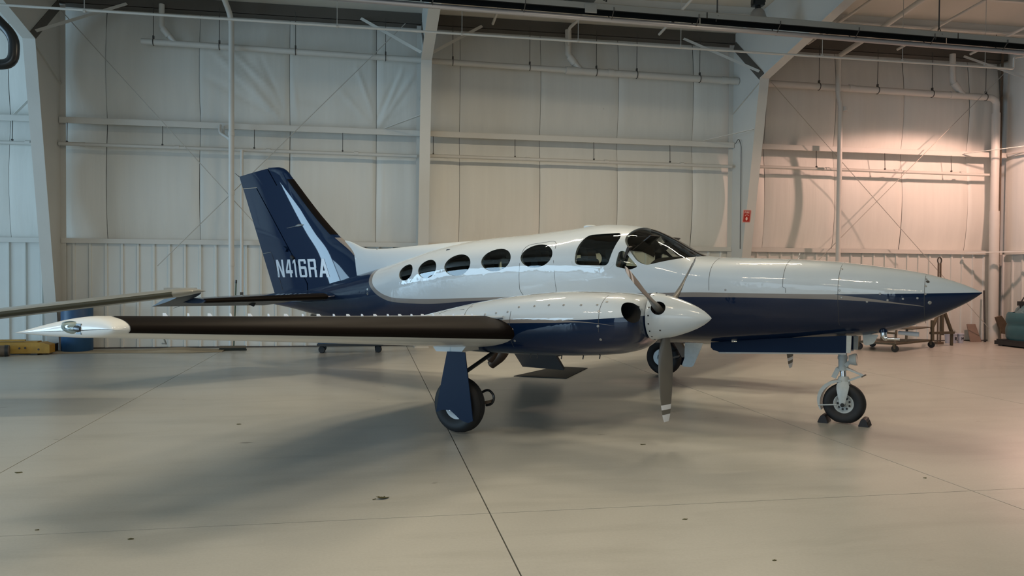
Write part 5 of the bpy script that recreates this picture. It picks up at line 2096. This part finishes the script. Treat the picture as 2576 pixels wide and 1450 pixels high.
# folded-down lower half of the cabin door on the far side
b = MB()
dp = lambda a, t, h: (a + 0.10 * (t - .5) * 0, 0.66 + 0.62 * t + h * 0.55, 0.72 - 0.57 * t + h * 0.6)
P = []
for (x0, x1, tt0, tt1, hh) in ((-1.72, -0.98, 0.0, 1.0, 0.05),):
    b.add([dp(x0, tt0, 0), dp(x1, tt0, 0), dp(x1, tt1, 0), dp(x0, tt1, 0), dp(x0, tt0, hh), dp(x1, tt0, hh), dp(x1, tt1, hh), dp(x0, tt1, hh)],
          [(0, 3, 2, 1), (4, 5, 6, 7), (0, 1, 5, 4), (1, 2, 6, 5), (2, 3, 7, 6), (3, 0, 4, 7)])
ad = part(b, 'airstair_door', [M['doorlining']], None, 0)
for tq in (0.35, 0.72):
    b = MB()
    p = dp(-1.35, tq, 0.05)
    b.box((p[0], p[1] + .08, p[2] + .03), (0.62, 0.22, 0.02))
    part(b, 'step_tread', M['darkplastic'], ad, 0)
part(MB().tube(bend([dp(-1.68, 0.05, .3), dp(-1.68, .5, .12), dp(-1.68, 0.9, .05)], .1), .008, 6), 'door_cable', M['chrome'], ad)

# ------------------------------------------------------------------ things on the floor
def loc2(x, y, z=0):
    """a spot given in the aircraft's own axes"""
    return (AX + x * math.cos(PSI) - y * math.sin(PSI), AY + x * math.sin(PSI) + y * math.cos(PSI), z)


# rubber mat at the foot of the door
p = loc2(-1.43, 1.98)
t = MB()
mt_ = rounded([(-.42, -.76), (.42, -.70), (.24, .78), (-.50, .70)], .02, 2)
t.prism([(-.40, -.80), (.40, -.55), (.02 + .05, .82), (-.46, .70)], 0, 0.010, lambda a, c, h: (a, c, h))
mo = t.build('floor_mat', M['blackmat'], None, 0)
mo.location = loc2(-1.42, 1.98)
mo.rotation_euler = (0, 0, PSI)
tag(mo, 'flat black rubber mat on the floor beneath the cabin door', 'mat')

# chocks around the nose wheel
def chock(x, y, rz, label):
    o = loc2(x, y)
    t = thing('wheel_chock', label, 'chock', o, PSI + rz, 'rubber chocks at the nose wheel')
    b = MB()
    pr = rounded([(-.055, 0), (.055, 0), (.022, .085), (-.022, .085)], .014, 3)
    b.prism(pr, -.10, .10, lambda a, c, h: (a, h, c))
    b.build('wedge', M['chock'], t, 0)
    b = MB()
    for q in (-.07, 0, .07):
        b.prism([(-.060, .0), (-.04, .055), (-.034, .055), (-.052, 0)], q - .012, q + .012, lambda a, c, h: (a, h, c))
    b.build('grip_rib', M['rubber'], t, 0)
    return t


chock(NX - 0.20, -.02, 0, 'black rubber chock behind the nose wheel')
chock(NX + 0.215, -.02, math.pi, 'black rubber chock in front of the nose wheel')

# wing of another aircraft reaching in from the left
wa, wb_ = Vector((-8.2, 10.35, 0.60)), Vector((-2.05, 10.3, 1.385))
t = thing('parked_wing', 'plain grey wing of another aircraft reaching in from the left', 'wing', (wa.x, wa.y, 0))
o = (wa.x, wa.y, 0)
b = MB()
P = []
dv = wb_ - wa
for k in list(np.linspace(0, 0.955, 12)) + [0.97, 0.98, 0.988, 0.994, 0.998, 1.0]:
    ch = 1.5 - 0.55 * k
    sq = 1.0 if k < 0.955 else math.sqrt(max(0.0004, 1 - ((k - 0.955) / 0.045) ** 2))
    c = wa + dv * k
    row = []
    for u in US[::-1]:
        row.append((c.x, c.y - 0.30 * ch + ch * (0.5 + (u - 0.5) * (0.6 + 0.4 * sq)), c.z - .02 * u + af(u, 0.13) * ch * sq))
    for u in US[1:]:
        row.append((c.x, c.y - 0.30 * ch + ch * (0.5 + (u - 0.5) * (0.6 + 0.4 * sq)), c.z - .02 * u - af(u, 0.13) * ch * sq * .75))
    P.append(row)
b.grid(P)
wg = b.build('wing_panel', M['greywing'], t, 50, o)
b = MB()
P = []
for k in np.linspace(0.0, 0.96, 14):
    ch = 1.5 - 0.55 * k
    c = wa + dv * k
    P.append([(c.x, c.y - 0.30 * ch + u * ch - .003, c.z - .02 * u + (1 if q else -.75) * af(u, .13) * ch + (.002 if q else -.003)) for u, q in ((.012, 1), (.004, 1), (0, 1), (.004, 0), (.015, 0), (.04, 0), (.08, 0))])
b.grid(P)
b.build('leading_edge_strip', mat('dark_olive_edge', (0.05, 0.048, 0.028, 1), 0.5), t, 50, o)  # dark olive band along the front edge and its underside
c = wa + dv * 0.62
MB().tube([(c.x - .03, c.y - .36, c.z + .04), (c.x, c.y - .365, c.z + 0.0), (c.x + .01, c.y - .35, c.z - .05)], .008, 8).build('tie_ring', M['text'], t, 40, o)
c = wa + dv * 0.955
MB().box((c.x, c.y + .30, c.z + .045), (.36, .16, .03)).build('tip_light_housing', M['greywing'], t, 0, o)
b = MB()
b.tube([(-7.9, 10.4, .62), (-7.95, 10.4, .2)], .04, 10)
b.lathe([(.08, -.07), (.2, -.07), (.2, .07), (.08, .07)], (-7.95, 10.4, .2), (1, 0, 0), 24)
b.build('gear_leg', M['rubber'], t, 40, o)

# yellow jack-like ground unit and its dark roll at the left edge
o = (-6.75, 16.45, 0)
t = thing('steel_box', 'worn yellow steel box on the floor by the left frame', 'box', o)
b = MB()
b.prism(rounded([(-7.9, .03), (-5.93, .03), (-5.93, .19), (-6.06, .235), (-7.9, .235)], .01, 2), 16.35, 16.62, lambda a, c, h: (a, h, c))
b.build('steel_body', M['yellow'], t, 0, o)
b = MB()
b.box((-6.95, 16.48, .245), (1.6, .2, .018))
b.box((-6.6, 16.36, .28), (.5, .05, .03))
b.build('top_rail', M['yellow'], t, 0, o)
b = MB()
for x, z in ((-6.45, .13), (-6.35, .135), (-6.12, .105)):
    b.lathe([(0, .006), (.018, .006), (.02, 0)], (x, 16.35, z), (0, -1, 0), 10)
b.build('bolt', M['darkrod'], t, 0, o)
for x in (-7.5, -6.2):
    MB().box((x, 16.48, .015), (.12, .26, .03)).build('skid', M['darkplastic'], t, 0, o)
o = (-6.85, 16.12, 0)
t = thing('hose_roll', 'brown cylindrical roll lying before the yellow box', 'roll', o, 0)
MB().tube([(-7.30, 15.98, .105), (-6.55, 16.18, .105)], .10, 20).build('roll_body', M['rust'], t, 40, o)
b = MB()
b.tube([(-6.62 + 0, 16.16 + .0, .105), (-6.57, 16.175, .105)], .105, 20)
b.build('end_cap', M['darkplastic'], t, 40, o)
MB().bar((-6.98, 15.90, 0.0), (-6.96, 15.96, .22), .02).build('strap', M['black'], t, 0, o)

# blue barrel
o = (-5.66, 17.0, 0)
t = thing('barrel', 'dark blue plastic barrel behind the wing tip against the wall', 'barrel', o)
MB().lathe([(0, 0), (.26, 0), (.285, .03), (.285, .30), (.292, .32), (.285, .34), (.285, .60), (.292, .62), (.285, .64), (.285, .88), (.27, .915), (0, .915)], o, n=36).build('drum', M['bluebarrel'], t, 40, o)
MB().lathe([(.285, .895), (.298, .90), (.298, .92), (.24, .93), (0, .925)], o, n=36).build('lid', M['darkplastic'], t, 40, o)
o = (-6.09, 16.9, 0)
t = thing('small_crate', 'small dark box tucked between yellow box and blue barrel', 'box', o)
MB().box((-6.09, 16.9, .08), (.16, .22, .16)).build('box_body', M['darkplastic'], t, 0, o)
MB().box((-6.09, 16.9, .165), (.17, .23, .012)).build('lid', M['black'], t, 0, o)

# long tan board by the wall
o = (-4.2, 16.72, 0)
t = thing('floor_board', 'flat tan cardboard sheet on the floor along the back wall', 'sheet', o)
b = MB()
P = []
for i in range(15):
    x = -6.7 + i * 0.275
    zz = 0.012 + (0.05 * math.exp(-((x + 3.75) / .5) ** 2))
    y0 = 16.55 - .10 * math.exp(-((x + 3.6) / .6) ** 2)
    P.append([(x, y0, .004), (x, y0 + .02, zz), (x, 16.95, zz + .01), (x, 17.0, .004)])
b.grid(P)
b.build('board', M['card'], t, 30, o)
# blue roll cart standing behind the tail
o = (-0.35, 16.35, 0)
t = thing('tool_cart', 'blue rolling cabinet on casters against the wall behind the tail', 'cart', o)
b = MB()
b.box((-.35, 16.35, .50), (1.25, .50, .62))
b.build('cabinet', M['bluebarrel'], t, 0, o)
MB().box((-.35, 16.35, .825), (1.29, .54, .03)).build('top_tray', M['darkplastic'], t, 0, o)
MB().box((-.35, 16.35, .165), (1.29, .54, .05)).build('base_frame', M['black'], t, 0, o)
for q in range(3):
    dw = MB().box((-.35, 16.09, .32 + .18 * q), (1.15, .02, .15)).build('drawer', M['bluebarrel'], t, 0, o)
    MB().bar((-.75, 16.07, .36 + .18 * q), (.05, 16.07, .36 + .18 * q), .02).build('drawer_handle', M['chrome'], dw, 0, o)
for (x, y) in ((-.9, 16.15), (.2, 16.15), (-.9, 16.55), (.2, 16.55)):
    MB().lathe([(0, -.02), (.062, -.02), (.07, -.01), (.07, .01), (.062, .02), (0, .02)], (x, y, .07), (.3, 1, 0), 18).build('caster', M['rubber'], t, 40, o)
MB().tube(bend([(-1.0, 16.2, .75), (-1.12, 16.2, .75), (-1.12, 16.5, .75), (-1.0, 16.5, .75)], .04), .014, 8).build('push_handle', M['darkrod'], t, 40, o)

# push broom leaning on the wall
o = (-2.70, 16.86, 0)
t = thing('push_broom', 'wide dark push broom leaning behind the tail', 'broom', o)
MB().box((-2.70, 16.86, .075), (.50, .07, .04)).build('broom_head', M['wood'], t, 0, o)
b = MB()
b.prism([(-.25, .055), (.25, .055), (.27, 0), (-.27, 0)], -.05, .05, lambda a, c, h: (-2.70 + a, 16.86 + h, c))
b.build('bristles', M['bristle'], t, 0, o)
MB().tube([(-2.68, 16.86, .09), (-2.655, 16.99, 1.42)], .013, 10).build('handle', M['green'], t, 40, o)
MB().tube([(-2.656, 16.985, 1.36), (-2.655, 16.992, 1.43)], .019, 10).build('handle_grip', M['black'], t, 40, o)

# low dolly with an A frame at the right
o = (11.6, 15.6, 0)
t = thing('flat_dolly', 'low brown steel dolly on casters behind the aircraft nose', 'cart', o)
A_, B_, D_ = Vector((10.55, 15.75, 0)), Vector((10.95, 15.1, 0)), Vector((12.45, 15.95, 0))


def slab3(pts, z0, z1, name, m_):
    b = MB()
    b.prism([(q[0], q[1]) for q in pts], z0, z1, lambda a, c, h: (a, c, h))
    return b.build(name, m_, t, 0, o)


slab3([A_, B_, (11.35, 15.25), D_ + Vector((0, .06, 0)), (11.2, 16.35)], .16, .185, 'lower_deck', M['olive'])
slab3([(11.05, 15.55), (11.55, 15.35), (12.4, 15.88), (12.4, 15.98), (11.5, 16.25)], .455, .475, 'upper_deck', M['olive'])
for q in ((A_.x, A_.y), (B_.x, B_.y), (11.5, 15.5), (11.4, 16.2)):
    MB().bar((q[0], q[1], .16), (q[0] + .08, q[1] + .08, .46), .045).build('upright', M['rust'], t, 0, o)
for a, c in (((A_.x, A_.y, .40), (B_.x, B_.y, .40)), ((A_.x, A_.y, .44), (11.5, 16.2, .45)), ((B_.x, B_.y, .17), (12.4, 15.9, .17)), ((A_.x, A_.y, .17), (B_.x, B_.y, .17))):
    MB().bar(a, c, .04).build('rail', M['olive'], t, 0, o)
for q in ((A_.x, A_.y), (B_.x, B_.y), (12.45, 15.92), (11.25, 16.3)):
    b = MB()
    b.lathe([(.0, -.022), (.07, -.022), (.075, -.012), (.075, .012), (.07, .022), (0, .022)], (q[0], q[1], .075), (.8, .6, 0), 20)
    cs = b.build('caster', M['rubber'], t, 40, o)
    MB().bar((q[0], q[1], .07), (q[0] - .03, q[1] + .02, .165), .05).build('fork', M['olive'], cs, 0, o)
for a, c in (((12.42, 15.85, .16), (12.45, 15.9, .62)), ((12.45, 15.92, .42), (13.05, 16.35, 0.93)), ((13.05, 16.35, .93), (13.35, 16.4, .30)), ((13.02, 16.3, .25), (13.05, 16.35, .93)), ((12.45, 15.95, .33), (13.4, 16.4, .30))):
    MB().bar(a, c, .055).build('frame_bar', M['olive'], t, 0, o)
MB().bar((13.35, 16.4, .0), (13.35, 16.4, .32), .05).build('frame_foot', M['olive'], t, 0, o)
# tow bar standing upright behind it
o = (13.30, 16.75, 0)
t = thing('tow_bar', 'upright double tube tow bar with ring end beyond the nose', 'tow bar', o)
for dx in (-.035, .035):
    MB().tube([(13.30 + dx, 16.75, 0.0), (13.30 + dx * .8, 16.78, 1.92)], .020, 10).build('tube', M['rust'], t, 40, o)
MB().tube([(13.30 + .05 * math.cos(a), 16.78, 1.98 + .075 * math.sin(a)) for a in np.linspace(-.9, math.pi + .9, 16)], .015, 8).build('ring', M['darkrod'], t, 40, o)
MB().box((13.30, 16.75, .03), (.16, .12, .06)).build('foot', M['rust'], t, 0, o)

# three white buckets
for k, (x, lab) in enumerate(((13.70, 'grubby white bucket, nearest the dolly of three by the wall'), (13.87, 'grubby white bucket with dark print, middle of three by the wall'), (14.04, 'grubby white bucket with dark print, nearest the end wall of three'))):
    y = 16.95 + .02 * (k % 2)
    o = (x, y, 0)
    t = thing('bucket', lab, 'bucket', o, 0, 'white buckets by the wall')
    MB().lathe([(0, 0), (.062, 0), (.075, .22), (0, .22)], o, n=24).build('pail', M['bucket'], t, 40, o)
    MB().lathe([(.081, .205), (.081, .232), (.07, .238), (0, .236)], o, n=24).build('lid', M['bucket'], t, 40, o)
    if k:
        b = MB()
        for a in ((-.02, .02) if k == 2 else (-.016, .016)):
            b.box((x + a, y - .071, .12), (.010, .008, .06))
        b.box((x, y - .071, .12), (.04, .008, .012))
        if k == 1:
            b.box((x, y - .071, .148), (.03, .008, .010))
            b.box((x, y - .071, .09), (.03, .008, .010))
        b.build('print', M['black'], t, 0, o)

# teal sheeted pile on a dark skid
o = (15.0, 15.9, 0)
t = thing('covered_scrubber', 'teal floor machine under crinkled sheeting at the right edge', 'machine', o)
P = []
for z, g in ((.16, .96), (.20, 1.0), (.38, 1.02), (.46, 1.0), (.53, .96), (.55, .99), (.62, 1.02), (.74, .99), (.79, .94)):
    P.append([(15.02 + g * 0.50 * math.copysign(abs(math.cos(a)) ** .55, math.cos(a)), 15.75 + g * .55 * math.copysign(abs(math.sin(a)) ** .55, math.sin(a)), z + .012 * math.sin(5 * a + z * 9)) for a in np.linspace(0, 2 * math.pi, 48, endpoint=False)])
b = MB()
b.grid(P, cu=True)
b.build('lower_wrap', M['teal'], t, 60, o)
P = []
for z, g in ((.77, .97), (.86, .90), (.95, .74), (1.02, .52), (1.05, .26), (1.055, .02)):
    P.append([(15.06 + g * 0.47 * math.cos(a), 15.75 + g * .52 * math.sin(a), z + .03 * math.sin(4 * a + z * 6) * g) for a in np.linspace(0, 2 * math.pi, 40, endpoint=False)])
b = MB()
b.grid(P, cu=True)
b.build('upper_wrap', M['tealfilm'], t, 60, o)
b = MB()
b.box((15.02, 15.75, .075), (1.14, 1.22, .09))
b.box((15.02, 15.75, .135), (1.08, 1.16, .04))
for q in (-.45, .45):
    b.box((15.02, 15.75 + q, .02), (1.1, .12, .04))
b.build('skid', M['darkplastic'], t, 0, o)
b = MB()
b.tube([(14.72, 15.9, .85), (14.70, 15.9, 1.0), (14.80, 15.9, 1.14), (15.0, 15.9, 1.13)], .016, 8)
b.box((14.72, 15.9, 1.0), (.16, .05, .10))
b.build('handle', M['darkplastic'], t, 0, o)
# dark pole and brown boards leaning in the corner
o = (14.99, 17.25, 0)
t = thing('leaning_pole', 'dark slim pole leaning on the wall beside the downpipe', 'pole', o)
MB().tube([(14.93, 17.2, 0), (15.03, 17.38, 1.26)], .022, 10).build('shaft', M['darkrod'], t, 40, o)
MB().tube([(14.928, 17.198, 0), (14.934, 17.208, .05)], .028, 10).build('rubber_foot', M['rubber'], t, 40, o)
o = (14.85, 17.3, 0)
t = thing('leaning_board', 'reddish brown board leaning on the ribbed wall near the pole', 'board', o)
MB().add([(14.55, 17.22, 0), (14.86, 17.22, 0), (14.86, 17.44, .42), (14.62, 17.44, .42), (14.55, 17.24, 0), (14.86, 17.24, 0), (14.86, 17.46, .42), (14.62, 17.46, .42)],
         [(0, 1, 2, 3), (7, 6, 5, 4), (0, 4, 5, 1), (1, 5, 6, 2), (2, 6, 7, 3), (3, 7, 4, 0)]).build('panel', M['brown'], t, 0, o)
o = (15.2, 16.95, 0)
t = thing('leaning_broom', 'worn tan broom head propped upside down by the downpipe', 'broom', o)
b = MB()
b.prism([(15.02, .62), (15.17, .66), (15.40, .40), (15.36, .20), (15.22, .22)], 0, .06, lambda a, c, h: (a, 16.98 + h - .1 * (c - .4), c))
b.build('bristles', M['rust'], t, 0, o)
MB().tube([(15.20, 17.0, 0), (15.16, 17.0, .5)], .014, 8).build('handle', M['wood'], t, 40, o)

# dry leaf and scattered bits on the floor
o = (0.105, 5.79, 0)
t = thing('leaf', 'curled brown and green dry leaf lying on the floor', 'leaf', o)
b = MB()
out = [(-.048, -.012), (-.03, -.004), (-.034, .02), (-.012, .016), (-.004, .030), (.008, .02), (.016, .055), (.026, .014), (.052, .022), (.040, -.004), (.02, -.02), (-.004, -.026), (-.022, -.022)]
k = len(out)
vs = [(o[0], o[1], .010)] + [(o[0] + a, o[1] + c, .003 + .022 * abs(math.sin(3 * i + 1)) * (0.5 + abs(a) * 12)) for i, (a, c) in enumerate(out)]
b.add(vs, [(0, 1 + i, 1 + (i + 1) % k) for i in range(k)])
vs2 = [(p[0], p[1], p[2] - .0015) for p in vs]
b.add(vs2, [(0, 1 + (i + 1) % k, 1 + i) for i in range(k)])
b.build('leaf_blade', M['leaf'], t, 0, o)
MB().tube([(o[0] - .045, o[1] - .012, .006), (o[0] - .07, o[1] - .02, .003)], .0025, 6).build('leaf_stem', M['leaf'], t, 40, o)

# tiny dark scraps scattered over the floor
for i, (x, y, r) in enumerate(((-2.76, 6.97, .03), (-1.42, 5.15, .018), (2.09, 5.0, .016), (-1.35, 8.82, .025), (-2.04, 5.42, .012), (2.58, 7.25, .026), (4.44, 5.72, .014), (2.30, 4.20, .014))):
    b = MB()
    k = 7
    a0 = 0.7 * i
    vs = [(0, 0, .006)] + [(r * (1 + .5 * math.sin(3 * j + i)) * math.cos(a0 + 2 * math.pi * j / k), .55 * r * math.sin(a0 + 2 * math.pi * j / k), .002 + .003 * (j % 2)) for j in range(k)]
    vs += [(p[0], p[1], .0004) for p in vs[1:]]
    fs = [(0, 1 + j, 1 + (j + 1) % k) for j in range(k)] + [(1 + j, 1 + (j + 1) % k, 8 + (j + 1) % k, 8 + j) for j in range(k)]
    so_ = b.add(vs, fs).build('floor_scrap', M['leaf'], None, 0)
    so_.location = (x, y, 0)
    tag(so_, ('long dark scrap on the floor just below the left joint line', 'dark oval scrap nearest the bottom left of the floor',
              'dark crumb on the floor below the lowered propeller tip', 'dark sliver on the floor left of the main wheel under the wing',
              'small dark crumb on the left floor near the cross joint', 'dark sliver on the floor under the propeller shadow edge',
              'small dark dash on the floor beside the right joint line', 'small dark crumb at the very bottom of the right floor')[i], 'scrap', 'dry scraps on the floor')
